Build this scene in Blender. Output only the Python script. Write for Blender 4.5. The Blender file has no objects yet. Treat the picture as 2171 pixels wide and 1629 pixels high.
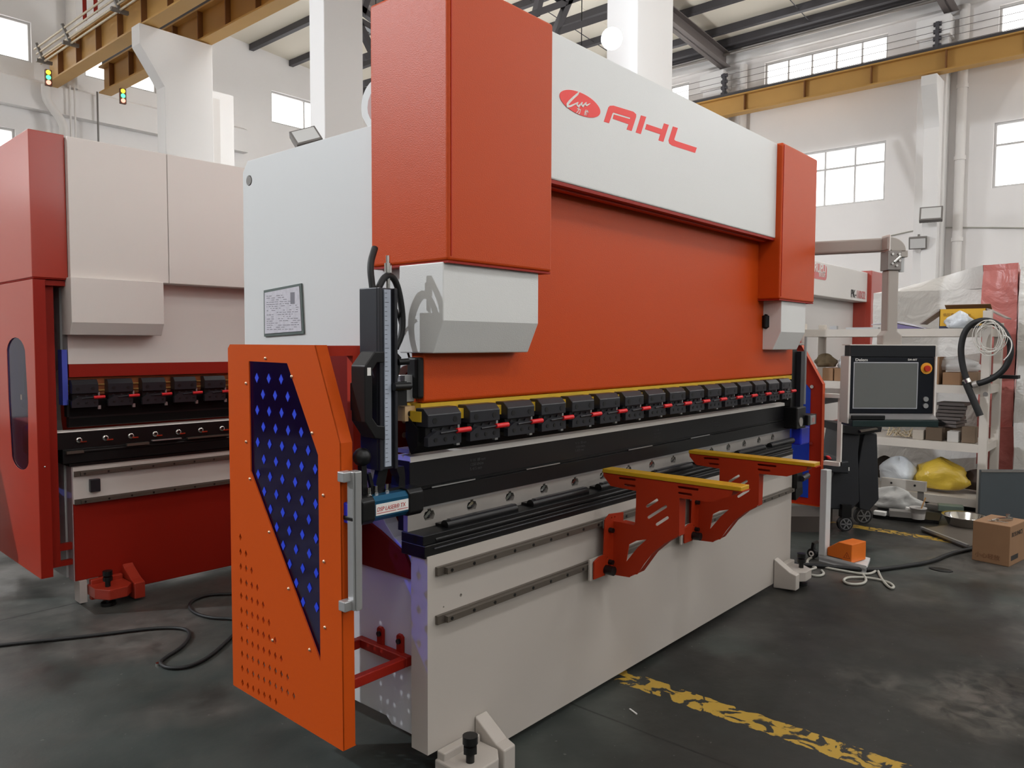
import bpy, bmesh, math, random
from mathutils import Vector, Matrix
from mathutils.geometry import tessellate_polygon
random.seed(7)
PI = math.pi
SC = bpy.context.scene
COL = SC.collection

# ---------------------------------------------------------------- camera
CAM = Vector((-1.73313, -1.88663, 1.55))
F = 1621.2
CR = Vector((0.657294, -0.753624, 0.004022)).normalized()
CU = Vector((0.037963, 0.038439, 0.998540)).normalized()
CF = Vector((0.752678, 0.656181, -0.053876)).normalized()
cam_d = bpy.data.cameras.new('camera')
cam = bpy.data.objects.new('camera', cam_d); COL.objects.link(cam)
M = Matrix((CR, CU, -CF)).transposed().to_4x4(); M.translation = CAM
cam.matrix_world = M
cam_d.sensor_width = 36.0; cam_d.lens = F / 2171 * 36.0; cam_d.clip_end = 200
SC.camera = cam

def at(px, py, **k):
    """point of the photograph on a known plane of the hall (x=, y=, z=) or at a depth d="""
    d = CF + CR * ((px - 1085.5) / F) - CU * ((py - 814.5) / F)
    (a, v), = k.items()
    if a == 'd': return CAM + d * v
    i = 'xyz'.index(a); return CAM + d * ((v - CAM[i]) / d[i])

# ---------------------------------------------------------------- materials
MATS = {}
def mat(name, col, rough=.5, metal=0., bump=0., bscale=400., vary=0., vscale=3., spec=.5, coat=0., emit=None, alpha=None):
    if name in MATS: return MATS[name]
    m = bpy.data.materials.new(name); m.use_nodes = True
    nt = m.node_tree; b = nt.nodes['Principled BSDF']
    def lin(c): return tuple(((x / 12.92) if x <= .04045 else ((x + .055) / 1.055) ** 2.4) for x in [v / 255 for v in c]) + (1,)
    c = lin(col)
    b.inputs['Base Color'].default_value = c
    b.inputs['Roughness'].default_value = rough
    b.inputs['Metallic'].default_value = metal
    b.inputs['Specular IOR Level'].default_value = spec
    b.inputs['Coat Weight'].default_value = coat
    b.inputs['Coat Roughness'].default_value = .15
    tc = nt.nodes.new('ShaderNodeTexCoord')
    if bump:
        n = nt.nodes.new('ShaderNodeTexNoise'); n.inputs['Scale'].default_value = bscale
        n.inputs['Detail'].default_value = 2
        bp = nt.nodes.new('ShaderNodeBump'); bp.inputs['Strength'].default_value = bump; bp.inputs['Distance'].default_value = .002
        nt.links.new(tc.outputs['Object'], n.inputs['Vector'])
        nt.links.new(n.outputs['Fac'], bp.inputs['Height']); nt.links.new(bp.outputs['Normal'], b.inputs['Normal'])
    if vary:
        n = nt.nodes.new('ShaderNodeTexNoise'); n.inputs['Scale'].default_value = vscale; n.inputs['Detail'].default_value = 5
        mx = nt.nodes.new('ShaderNodeMix'); mx.data_type = 'RGBA'
        mx.inputs[6].default_value = tuple(x * (1 - vary) for x in c[:3]) + (1,)
        mx.inputs[7].default_value = tuple(min(1, x * (1 + vary)) for x in c[:3]) + (1,)
        nt.links.new(tc.outputs['Object'], n.inputs['Vector'])
        nt.links.new(n.outputs['Fac'], mx.inputs[0]); nt.links.new(mx.outputs[2], b.inputs['Base Color'])
    if emit:
        b.inputs['Emission Color'].default_value = lin(emit[0]); b.inputs['Emission Strength'].default_value = emit[1]
    MATS[name] = m
    return m

ORANGE = mat('orange_powder_coat', (188, 68, 16), .40, bump=.35, bscale=260, spec=.22)
ORANGE_D = mat('orange_door_paint', (192, 76, 16), .52, bump=.15, bscale=500, spec=.14)
REDOR = mat('red_orange_paint', (180, 44, 16), .5, bump=.1, spec=.3)
REDM = mat('red_machine_paint', (168, 52, 34), .3, bump=.08, bscale=500, coat=.4)
REDD = mat('deep_red_paint', (148, 28, 12), .5, spec=.25)
WHITE = mat('white_powder_coat', (214, 214, 212), .36, bump=.25, bscale=260)
WHITE2 = mat('warm_white_paint', (224, 218, 212), .45, bump=.1, bscale=300)
GREYW = mat('pale_grey_paint', (206, 208, 208), .5, bump=.08)
APRON = mat('grey_white_table_paint', (180, 172, 164), .5, bump=.05)  # white paint greyed, part of the table's shade put into the colour
VIOLET = mat('bare_plate_edge', (200, 192, 196), .5)
BLACK = mat('black_oxide_steel', (15, 14, 15), .4, spec=.35)
BLACKM = mat('matt_black', (10, 10, 11), .5, spec=.3)
DKGREY = mat('dark_grey_steel', (36, 36, 41), .36, spec=.45)
BOLT = mat('black_bolt', (10, 10, 10), .4)
STEEL = mat('ground_steel', (160, 154, 148), .38, metal=.3, vary=.12, vscale=12)
STEELD = mat('oiled_rail_steel', (100, 92, 84), .35, metal=.4)
CHROME = mat('polished_metal', (210, 208, 204), .15, metal=1.)
ALU = mat('brushed_aluminium', (176, 176, 176), .35, metal=.6)
YELLOW = mat('yellow_paint', (198, 160, 34), .5)
YELLOWG = mat('gold_anodised_plate', (206, 160, 30), .3, metal=.25)
REDH = mat('red_rubber', (214, 32, 38), .4)
BLUEP = mat('blue_plastic', (30, 50, 200), .4)
BLUET = mat('teal_blue_anodised', (24, 84, 116), .3, metal=.4)
BEIGE = mat('beige_arm_paint', (172, 164, 156), .42)
ARMP = mat('orange_support_arm', (158, 44, 16), .5, bump=.1, spec=.2)
SIGNRED = mat('coral_red_vinyl', (240, 66, 62), .55)
SIGNW = mat('white_vinyl', (222, 220, 216), .55)
CONC = mat('white_painted_plaster', (236, 233, 231), .85, bump=.25, bscale=30, vary=.035, vscale=1.2)
CONC2 = mat('white_painted_wall', (236, 234, 232), .85, vary=.04, vscale=.8)
RUNWAY = mat('ochre_crane_paint', (192, 148, 80), .5, vary=.12, vscale=1.5)
RUNWAYD = mat('brown_stiffener_paint', (128, 84, 44), .55)
PURLIN = mat('dark_purlin_steel', (70, 68, 72), .55)
RAFTER = mat('grey_rafter_steel', (120, 112, 110), .55)
ROOFM = mat('cream_roof_sheet', (238, 230, 214), .7)
FRAMEW = mat('white_window_frame', (196, 194, 192), .5)
CARD = mat('brown_cardboard', (140, 106, 76), .8, vary=.08, vscale=8)
CARDY = mat('yellow_printed_carton', (206, 158, 34), .6)
RUBBER = mat('black_rubber', (18, 18, 19), .6)
HOSEG = mat('grey_hose_rubber', (176, 174, 164), .55)
SAFETY = mat('orange_pedal_hood', (222, 112, 30), .45)
GLASSD = mat('dark_screen', (110, 112, 110), .18, spec=.6)
PIPEW = mat('white_pipe_plastic', (226, 222, 218), .5)
PAPER = mat('printed_paper', (196, 194, 202), .4, vary=.22, vscale=60)
INK = mat('dark_ink', (40, 38, 36), .6)
INKR = mat('red_ink', (176, 40, 36), .6)
BRASS = mat('beige_zinc_bracket', (190, 160, 120), .45)
GREYP = mat('mid_grey_paint', (120, 116, 112), .5)
def emitter(name, col, s):
    if name in MATS: return MATS[name]
    m = bpy.data.materials.new(name); m.use_nodes = True; nt = m.node_tree; nt.nodes.clear()
    o = nt.nodes.new('ShaderNodeOutputMaterial'); e = nt.nodes.new('ShaderNodeEmission')
    e.inputs[0].default_value = col + (1,); e.inputs[1].default_value = s
    nt.links.new(e.outputs[0], o.inputs[0]); MATS[name] = m; return m
DAY = emitter('daylight_pane', (1., .985, .97), 3.2)
DAYH = emitter('bright_roof_light', (1., .985, .96), 4.0)
LAMP = emitter('lamp_glass', (.86, .94, 1.), 60.)
def tinted(name, col, spec=.5, base=.55):
    m = bpy.data.materials.new(name); m.use_nodes = True; nt = m.node_tree; nt.nodes.clear()
    o = nt.nodes.new('ShaderNodeOutputMaterial'); t = nt.nodes.new('ShaderNodeBsdfTransparent')
    t.inputs[0].default_value = col + (1,)
    g = nt.nodes.new('ShaderNodeBsdfGlossy'); g.inputs['Roughness'].default_value = .06
    g.inputs[0].default_value = (.8, .8, .85, 1)
    lw = nt.nodes.new('ShaderNodeLayerWeight'); lw.inputs[0].default_value = .5
    pw = nt.nodes.new('ShaderNodeMath'); pw.operation = 'POWER'; pw.inputs[1].default_value = 4.; nt.links.new(lw.outputs['Facing'], pw.inputs[0])
    fr = nt.nodes.new('ShaderNodeMath'); fr.operation = 'MULTIPLY_ADD'; fr.inputs[1].default_value = .8; fr.inputs[2].default_value = .04; nt.links.new(pw.outputs[0], fr.inputs[0])
    mx = nt.nodes.new('ShaderNodeMixShader')
    nt.links.new(fr.outputs[0], mx.inputs[0]); nt.links.new(t.outputs[0], mx.inputs[1]); nt.links.new(g.outputs[0], mx.inputs[2])
    nt.links.new(mx.outputs[0], o.inputs[0]); return m
TINT = tinted('blue_tinted_acrylic', (.20, .26, .97))
TINT2 = tinted('smoke_tinted_acrylic', (.22, .26, .5))
def film(name, col, tr):
    m = bpy.data.materials.new(name); m.use_nodes = True; nt = m.node_tree; b = nt.nodes['Principled BSDF']
    b.inputs['Base Color'].default_value = col + (1,); b.inputs['Roughness'].default_value = .3
    b.inputs['Alpha'].default_value = tr
    n = nt.nodes.new('ShaderNodeTexNoise'); n.inputs['Scale'].default_value = 3.5; n.inputs['Detail'].default_value = 6; n.inputs['Distortion'].default_value = 1.5
    tc = nt.nodes.new('ShaderNodeTexCoord'); bp = nt.nodes.new('ShaderNodeBump'); bp.inputs['Strength'].default_value = .45; bp.inputs['Distance'].default_value = .05
    nt.links.new(tc.outputs['Object'], n.inputs['Vector']); nt.links.new(n.outputs['Fac'], bp.inputs['Height']); nt.links.new(bp.outputs['Normal'], b.inputs['Normal'])
    return m
FILM = film('clear_plastic_film', (.8, .79, .77), .5)
BAG = film('white_plastic_bag', (.62, .65, .68), .95)
BAGY = film('yellow_plastic_sack', (.62, .42, .05), 1.)
WRAPW = film('film_over_white_panel', (.66, .64, .61), 1.)
WRAPR = film('film_over_red_panel', (.50, .15, .13), 1.)

# ---------------------------------------------------------------- mesh builder
class MB:
    def __init__(s): s.v = []; s.f = []; s.m = []; s.sm = []; s.mats = []
    def mi(s, m):
        if m not in s.mats: s.mats.append(m)
        return s.mats.index(m)
    def add(s, vs, fs, m, smooth=False):
        o = len(s.v); s.v += [tuple(v) for v in vs]; k = s.mi(m)
        for f in fs:
            s.f.append([o + i for i in f]); s.m.append(k); s.sm.append(smooth)
        return s
    def box(s, x0, x1, y0, y1, z0, z1, m):
        vs = [(x, y, z) for x in (x0, x1) for y in (y0, y1) for z in (z0, z1)]
        return s.add(vs, [(0, 1, 3, 2), (4, 6, 7, 5), (0, 4, 5, 1), (2, 3, 7, 6), (0, 2, 6, 4), (1, 5, 7, 3)], m)
    def prism(s, poly, axis, a, b, m, holes=(), T=None):
        """polygon (with holes) in the two other axes, extruded along axis from a to b"""
        loops = [list(poly)] + [list(h) for h in holes]
        pts = [p for l in loops for p in l]
        def mk(p, c):
            v = {'x': (c, p[0], p[1]), 'y': (p[0], c, p[1]), 'z': (p[0], p[1], c)}[axis]
            return tuple(T @ Vector(v)) if T else v
        if holes:
            tri = tessellate_polygon([[Vector((p[0], p[1], 0)) for p in l] for l in loops])
            caps = [tuple(t) for t in tri]
        else: caps = [tuple(range(len(poly)))]
        n = len(pts)
        vs = [mk(p, a) for p in pts] + [mk(p, b) for p in pts]
        fs = [c for c in caps] + [tuple(n + i for i in reversed(c)) for c in caps]
        o = 0
        for l in loops:
            k = len(l)
            for i in range(k): fs.append((o + i, o + (i + 1) % k, n + o + (i + 1) % k, n + o + i))
            o += k
        return s.add(vs, fs, m)
    def cyl(s, p0, p1, r, m, n=16, r2=None, caps=True):
        p0 = Vector(p0); p1 = Vector(p1); r2 = r if r2 is None else r2
        d = (p1 - p0).normalized(); a = d.orthogonal().normalized(); b = d.cross(a)
        vs = []
        for p, rr in ((p0, r), (p1, r2)):
            for i in range(n):
                t = 2 * PI * i / n; vs.append(p + a * math.cos(t) * rr + b * math.sin(t) * rr)
        s.add(vs, [(i, (i + 1) % n, n + (i + 1) % n, n + i) for i in range(n)], m, True)
        if caps:
            s.add(vs[:n], [tuple(range(n))], m); s.add(vs[n:], [tuple(reversed(range(n)))], m)
        return s
    def tube(s, pts, r, m, n=10, smooth=3):
        pts = [Vector(p) for p in pts]
        for _ in range(smooth):
            q = [pts[0]]
            for a, b in zip(pts, pts[1:]): q += [a * .75 + b * .25, a * .25 + b * .75]
            q.append(pts[-1]); pts = q
        vs = []; up = None
        for i, p in enumerate(pts):
            d = (pts[min(i + 1, len(pts) - 1)] - pts[max(i - 1, 0)]).normalized()
            up = d.orthogonal().normalized() if up is None else (up - d * up.dot(d)).normalized()
            w = d.cross(up)
            for k in range(n):
                t = 2 * PI * k / n; vs.append(p + up * math.cos(t) * r + w * math.sin(t) * r)
        fs = [(i * n + k, i * n + (k + 1) % n, (i + 1) * n + (k + 1) % n, (i + 1) * n + k) for i in range(len(pts) - 1) for k in range(n)]
        s.add(vs, fs, m, True)
        s.add(vs[:n], [tuple(range(n))], m); s.add(vs[-n:], [tuple(reversed(range(n)))], m)
        return s
    def lathe(s, prof, c, m, n=24, axis='z'):
        """prof: (radius, height) pairs around an axis through c"""
        vs = []
        for r, h in prof:
            for i in range(n):
                t = 2 * PI * i / n; a, b = r * math.cos(t), r * math.sin(t)
                vs.append({'z': (c[0] + a, c[1] + b, c[2] + h), 'x': (c[0] + h, c[1] + a, c[2] + b), 'y': (c[0] + a, c[1] + h, c[2] + b)}[axis])
        fs = [(j * n + i, j * n + (i + 1) % n, (j + 1) * n + (i + 1) % n, (j + 1) * n + i) for j in range(len(prof) - 1) for i in range(n)]
        return s.add(vs, fs, m, True)
    def sphere(s, c, r, m, n=14, k=8, sq=(1, 1, 1)):
        vs = []; fs = []
        for j in range(k + 1):
            p = PI * j / k
            for i in range(n):
                t = 2 * PI * i / n
                vs.append((c[0] + r * sq[0] * math.sin(p) * math.cos(t), c[1] + r * sq[1] * math.sin(p) * math.sin(t), c[2] + r * sq[2] * math.cos(p)))
        for j in range(k):
            for i in range(n): fs.append((j * n + i, (j + 1) * n + i, (j + 1) * n + (i + 1) % n, j * n + (i + 1) % n))
        return s.add(vs, fs, m, True)
    def quad(s, a, b, c, d, m): return s.add([a, b, c, d], [(0, 1, 2, 3)], m)
    def beam(s, p0, p1, w, h, m, up=(0, 0, 1)):
        """rectangular bar between two points"""
        p0 = Vector(p0); p1 = Vector(p1); d = (p1 - p0).normalized(); up = Vector(up)
        a = d.cross(up)
        a = d.orthogonal() if a.length < 1e-5 else a
        a.normalize(); b = a.cross(d)
        vs = [p + a * i * w / 2 + b * j * h / 2 for p in (p0, p1) for i, j in ((-1, -1), (1, -1), (1, 1), (-1, 1))]
        return s.add(vs, [(0, 1, 2, 3), (7, 6, 5, 4), (0, 4, 5, 1), (1, 5, 6, 2), (2, 6, 7, 3), (3, 7, 4, 0)], m)
    def build(s, name, parent=None, bevel=0., seg=2, T=None):
        me = bpy.data.meshes.new(name); me.from_pydata(s.v, [], s.f)
        for m in s.mats: me.materials.append(m)
        me.polygons.foreach_set('material_index', s.m); me.polygons.foreach_set('use_smooth', s.sm)
        bm = bmesh.new(); bm.from_mesh(me); bmesh.ops.recalc_face_normals(bm, faces=bm.faces); bm.to_mesh(me); bm.free()
        if T: me.transform(T)
        o = bpy.data.objects.new(name, me); COL.objects.link(o)
        if parent:
            o.parent = parent
            o.matrix_parent_inverse = parent.matrix_basis.inverted() if s_world(parent) else Matrix()
        if bevel:
            b = o.modifiers.new('bevel', 'BEVEL'); b.width = bevel; b.segments = seg; b.limit_method = 'ANGLE'; b.angle_limit = math.radians(40)
        return o
def s_world(p):
    """parts are modelled in world coordinates unless their thing is marked local"""
    while p:
        if p.get('_local'): return False
        if p.parent is None: break
        if p.type == 'MESH': return False
        p = p.parent
    return True
def tag(o, label=None, cat=None, group=None, kind=None):
    if label: o['label'] = label
    if cat: o['category'] = cat
    if group: o['group'] = group
    if kind: o['kind'] = kind
    return o
def thing(name, label, cat, loc=(0, 0, 0), rz=0., group=None, local=False):
    o = bpy.data.objects.new(name, None); COL.objects.link(o); o.location = loc; o.rotation_euler = (0, 0, rz)
    o.empty_display_size = .1
    o.matrix_basis = Matrix.Translation(loc) @ Matrix.Rotation(rz, 4, 'Z')
    if local: LOCALS.add(o.name)
    return tag(o, label, cat, group)
LOCALS = set()
def s_world(p):
    return p.type == 'EMPTY' and p.name not in LOCALS
def struct(name, mb, parent=None, bevel=0.):
    o = mb.build(name, parent, bevel)
    if parent is None: o['kind'] = 'structure'
    return o
def copy_tree(o, parent=None):
    c = o.copy(); COL.objects.link(c)
    if parent: c.parent = parent; c.matrix_parent_inverse = o.matrix_parent_inverse.copy()
    if o.name in LOCALS: LOCALS.add(c.name)
    for ch in [x for x in bpy.data.objects if x.parent == o]: copy_tree(ch, c)
    return c
FONT = None
def text(body, p, right, up, size, m, parent, name='lettering', ext=.0006, align='LEFT', shear=0., sx=1., bold=0.):
    cu = bpy.data.curves.new(name, 'FONT'); cu.body = body; cu.size = size; cu.extrude = ext; cu.align_x = align; cu.shear = shear
    cu.offset = bold; cu.resolution_u = 4
    cu.materials.append(m)
    t_ = bpy.data.objects.new(name, cu); COL.objects.link(t_); bpy.context.view_layer.update()
    me = bpy.data.meshes.new_from_object(t_.evaluated_get(bpy.context.evaluated_depsgraph_get())); me.name = name
    bpy.data.objects.remove(t_); bpy.data.curves.remove(cu)
    o = bpy.data.objects.new(name, me); COL.objects.link(o)
    r = Vector(right).normalized(); u = Vector(up).normalized(); n = r.cross(u)
    T = Matrix((r * sx, u, n)).transposed().to_4x4(); T.translation = Vector(p)
    if parent:
        o.parent = parent
        if s_world(parent): o.matrix_parent_inverse = parent.matrix_basis.inverted()
    o.matrix_basis = T
    return o
def circ(cx, cy, r, n=12): return [(cx + r * math.cos(2 * PI * i / n), cy + r * math.sin(2 * PI * i / n)) for i in range(n)]
def slot(a, b, r, n=5):
    """rounded slot outline between two 2-D points"""
    a = Vector(a); b = Vector(b); d = (b - a).normalized(); w = Vector((-d.y, d.x)); out = []
    for i in range(n + 1):
        t = PI / 2 + PI * i / n; out.append(a + d * math.cos(t) * r + w * math.sin(t) * r)
    for i in range(n + 1):
        t = -PI / 2 + PI * i / n; out.append(b + d * math.cos(t) * r + w * math.sin(t) * r)
    return [tuple(p) for p in out]
def dia(cx, cy, w, h): return [(cx - w, cy), (cx, cy - h), (cx + w, cy), (cx, cy + h)]
def inside(p, poly):
    c = False; j = len(poly) - 1
    for i in range(len(poly)):
        a, b = poly[i], poly[j]
        if (a[1] > p[1]) != (b[1] > p[1]) and p[0] < (b[0] - a[0]) * (p[1] - a[1]) / (b[1] - a[1]) + a[0]: c = not c
        j = i
    return c

# ================================================================ THE HALL
XB, XL, YF, YB, XP = 15.8, -9.0, -8.5, 16.2, 4.35   # wall planes, pillar row
# floor ---------------------------------------------------------
def floor_mat():
    m = bpy.data.materials.new('worn_green_floor_paint'); m.use_nodes = True; nt = m.node_tree; N = nt.nodes; Lk = nt.links
    b = N['Principled BSDF']; geo = N.new('ShaderNodeNewGeometry'); sep = N.new('ShaderNodeSeparateXYZ')
    Lk.new(geo.outputs['Position'], sep.inputs[0])
    def noise(sc, det=5, dist=0.):
        n = N.new('ShaderNodeTexNoise'); n.inputs['Scale'].default_value = sc; n.inputs['Detail'].default_value = det
        n.inputs['Distortion'].default_value = dist; Lk.new(geo.outputs['Position'], n.inputs['Vector']); return n.outputs['Fac']
    def ramp(f, a, b_):
        r = N.new('ShaderNodeMapRange'); r.inputs[1].default_value = a; r.inputs[2].default_value = b_
        Lk.new(f, r.inputs[0]); return r.outputs[0]
    def mth(op, a, c=None):
        n = N.new('ShaderNodeMath'); n.operation = op
        for i, v in enumerate((a, c)):
            if v is None: continue
            if isinstance(v, (int, float)): n.inputs[i].default_value = v
            else: Lk.new(v, n.inputs[i])
        return n.outputs[0]
    def mix(f, a, c):
        n = N.new('ShaderNodeMix'); n.data_type = 'RGBA'
        Lk.new(f, n.inputs[0])
        for i, v in ((6, a), (7, c)):
            if isinstance(v, tuple): n.inputs[i].default_value = v + (1,)
            else: Lk.new(v, n.inputs[i])
        return n.outputs[2]
    green = mix(ramp(noise(1.6), .35, .65), (.030, .040, .037), (.055, .062, .056))
    worn = mix(ramp(noise(9, 6, .6), .3, .7), (.050, .048, .043), (.105, .098, .088))
    big = ramp(noise(.55, 4, .8), .48, .58)
    c = mix(big, green, worn)
    black = ramp(noise(.9, 6, 1.2), .56, .66)
    c = mix(black, c, (.020, .019, .017))
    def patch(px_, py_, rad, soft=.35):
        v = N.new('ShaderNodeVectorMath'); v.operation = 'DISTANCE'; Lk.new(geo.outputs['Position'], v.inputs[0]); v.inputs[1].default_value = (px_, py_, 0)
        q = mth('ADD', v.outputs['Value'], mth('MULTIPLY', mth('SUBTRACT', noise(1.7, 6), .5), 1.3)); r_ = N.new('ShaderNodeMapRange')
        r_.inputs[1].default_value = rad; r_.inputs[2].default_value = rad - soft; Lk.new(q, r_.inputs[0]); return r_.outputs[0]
    dark_area = mth('MAXIMUM', patch(1.2, -1.0, 1.3, .5), mth('MAXIMUM', patch(2.6, -.6, 1.05, .4), patch(5.4, .2, 1.0, .4)))  # large soft-edged darker patches of floor before the press and rack
    c = mix(mth('MULTIPLY', dark_area, .85), c, (.016, .0155, .013))
    c = mix(mth('MULTIPLY', patch(2.05, -1.25, .42, .3), ramp(noise(11, 7, .8), .35, .65)), c, (.12, .11, .095))
    spec_ = ramp(noise(38, 3), .70, .74)
    c = mix(mth('MULTIPLY', spec_, .5), c, (.2, .2, .19))
    # chipped yellow walkway lines
    def band(x0, x1):
        return mth('MULTIPLY', mth('GREATER_THAN', sep.outputs[0], x0), mth('LESS_THAN', sep.outputs[0], x1))
    chip = ramp(noise(7, 8, 2.5), .46, .50)
    wob = mth('ADD', sep.outputs[0], mth('MULTIPLY', mth('SUBTRACT', noise(14, 4), .5), .05))
    def band2(x0, x1):
        return mth('MULTIPLY', mth('GREATER_THAN', wob, x0), mth('LESS_THAN', wob, x1))
    yl = mth('MULTIPLY', mth('MAXIMUM', band2(1.17, 1.30), band2(4.98, 5.10)), chip)
    yl = mth('MULTIPLY', yl, mth('GREATER_THAN', 1.5, sep.outputs[1]))
    c = mix(yl, c, (.42, .26, .035))
    # joints between floor slabs
    def joint(o, v, w=.005):
        return mth('LESS_THAN', mth('ABSOLUTE', mth('SUBTRACT', mth('ADD', sep.outputs[o], mth('MULTIPLY', mth('SUBTRACT', noise(1.1, 3), .5), .06)), v)), w)
    j = mth('MAXIMUM', mth('MAXIMUM', joint(0, .86), joint(1, 2.98, .009)), mth('MAXIMUM', joint(0, 6.0), joint(1, -3.)))
    c = mix(mth('MULTIPLY', j, .75), c, (.008, .008, .008))
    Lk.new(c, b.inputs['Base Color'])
    rr = N.new('ShaderNodeMapRange'); rr.inputs[3].default_value = .28; rr.inputs[4].default_value = .62
    Lk.new(noise(2.2, 5), rr.inputs[0]); rr.inputs[1].default_value = .35; rr.inputs[2].default_value = .65
    Lk.new(rr.outputs[0], b.inputs['Roughness']); b.inputs['Specular IOR Level'].default_value = .35
    bp = N.new('ShaderNodeBump'); bp.inputs['Strength'].default_value = .25; bp.inputs['Distance'].default_value = .004
    Lk.new(noise(22, 6), bp.inputs['Height']); Lk.new(bp.outputs[0], b.inputs['Normal'])
    return m
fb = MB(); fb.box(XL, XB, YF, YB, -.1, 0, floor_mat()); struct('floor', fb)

# windows and walls with real openings ---------------------------
WIN = [0]
def window(plane, c, a0, a1, z0, z1, cols, rows=(), inn=1, mat_=None, fw=.045):
    """pane, frame and bars in an opening of a wall; plane 'x' or 'y' at coordinate c, room on the side inn"""
    WIN[0] += 1
    root = bpy.data.objects.new('window_%d' % WIN[0], None); COL.objects.link(root); root['kind'] = 'structure'
    def bx(mb, p0, p1, q0, q1, d0, d1, m):
        d0, d1 = c + d0 * inn, c + d1 * inn
        if plane == 'x': mb.box(min(d0, d1), max(d0, d1), p0, p1, q0, q1, m)
        else: mb.box(p0, p1, min(d0, d1), max(d0, d1), q0, q1, m)
    g = MB(); bx(g, a0 + fw, a1 - fw, z0 + fw, z1 - fw, -.14, -.13, mat_ or DAY); g.build('pane', root)
    f = MB()
    for p in ((a0, a1, z0, z0 + fw), (a0, a1, z1 - fw, z1), (a0, a0 + fw, z0 + fw, z1 - fw), (a1 - fw, a1, z0 + fw, z1 - fw)): bx(f, *p, -.15, -.06, FRAMEW)
    f.build('window_frame', root)
    b = MB()
    for i in range(1, cols):
        p = a0 + (a1 - a0) * i / cols; bx(b, p - .018, p + .018, z0 + fw, z1 - fw, -.15, -.08, FRAMEW)
    for r in rows:
        q = z0 + (z1 - z0) * r; bx(b, a0 + fw, a1 - fw, q - .02, q + .02, -.155, -.075, FRAMEW)
    if b.v: b.build('glazing_bar', root)
def rect(a0, a1, z0, z1): return [(a0, z0), (a1, z0), (a1, z1), (a0, z1)]

# right-hand wall (x = XB)
WR_UP = [(-6.2, -3.4), (-1.9, .98), (2.97, 5.64), (7.58, 10.3), (11.6, 14.4)]
WR_LO = [(-6.2, -3.8), (-1.6, 1.0), (2.95, 5.5), (11.6, 14.0)]
holes = [rect(a, b, 7.0, 8.08) for a, b in WR_UP] + [rect(a, b, 4.60, 5.86) for a, b in WR_LO]
w = MB(); w.prism(rect(YF, YB + .4, 0, 8.62), 'x', XB, XB + .3, CONC, holes); struct('wall_right', w)
for a, b in WR_UP: window('x', XB, a, b, 7.0, 8.08, 5, inn=-1)
for a, b in WR_LO: window('x', XB, a, b, 4.60, 5.86, 4, (.66,), inn=-1)
# back wall (y = YB) with a ledge
WB_UP = [(-6.4, -3.6), (-1.2, 3.89), (4.9, 6.46), (9.43, 11.5), (13, 15)]
WB_LO = [(-6.2, -3.6), (-.8, 3.55)]
holes = [rect(a, b, 7.28, 8.1 if a < 4 or a > 7 else 8.35) for a, b in WB_UP] + [rect(a, b, 4.4, 5.87) for a, b in WB_LO]
w = MB(); w.prism(rect(XL - .3, XB, 0, 9.4), 'y', YB, YB + .3, CONC, holes); struct('wall_back', w)
for i, (a, b) in enumerate(WB_UP): window('y', YB, a, b, 7.28, 8.1 if a < 4 or a > 7 else 8.35, 6 if i == 1 else 2, inn=-1)
for a, b in WB_LO: window('y', YB, a, b, 4.4, 5.87, 5, (.66,), inn=-1)
w = MB(); w.prism([(YB - .25, 6.3), (YB - .02, 6.3), (YB - .02, 6.95), (YB - .25, 6.85)], 'x', XL, 8.6, CONC); struct('trim_1', w)
# left wall and front wall (behind the camera)
WL = [(-7., -3.), (-1., 3.), (5., 9.), (11., 15.)]
holes = [rect(a, b, 7.2, 8.2) for a, b in WL]
w = MB(); w.prism(rect(YF, YB + .4, 0, 9.4), 'x', XL - .3, XL, CONC, holes); struct('wall_left', w)
for a, b in WL:
    window('x', XL, a, b, 7.2, 8.2, 5, inn=1)
WF = [(-7.5, -4.5), (-2.5, .5), (2.4, 6.0), (8.0, 11.0), (12.2, 15.0)]
holes = [rect(a, b, 3.4, 5.6) for a, b in WF] + [rect(a, b, 6.9, 8.1) for a, b in WF]
w = MB(); w.prism(rect(XL - .3, XB + .3, 0, 9.4), 'y', YF - .3, YF, CONC, holes); struct('wall_front', w)
DARKBAND = mat('dark_green_dado_paint', (44, 62, 56), .6)  # unseen dark band, added low on two walls to cut bounced light
w = MB(); w.box(XL + .01, XB - .01, YF, YF + .02, 0, 2.6, DARKBAND); struct('baseboard_front', w)
w = MB(); w.box(XL, XL + .02, YF + .02, YB - .26, 0, 2.6, DARKBAND); struct('baseboard_left', w)
for a, b in WF:
    window('y', YF, a, b, 3.4, 5.6, 5, (.6,), inn=1, mat_=DAYH); window('y', YF, a, b, 6.9, 8.1, 5, inn=1)

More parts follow.
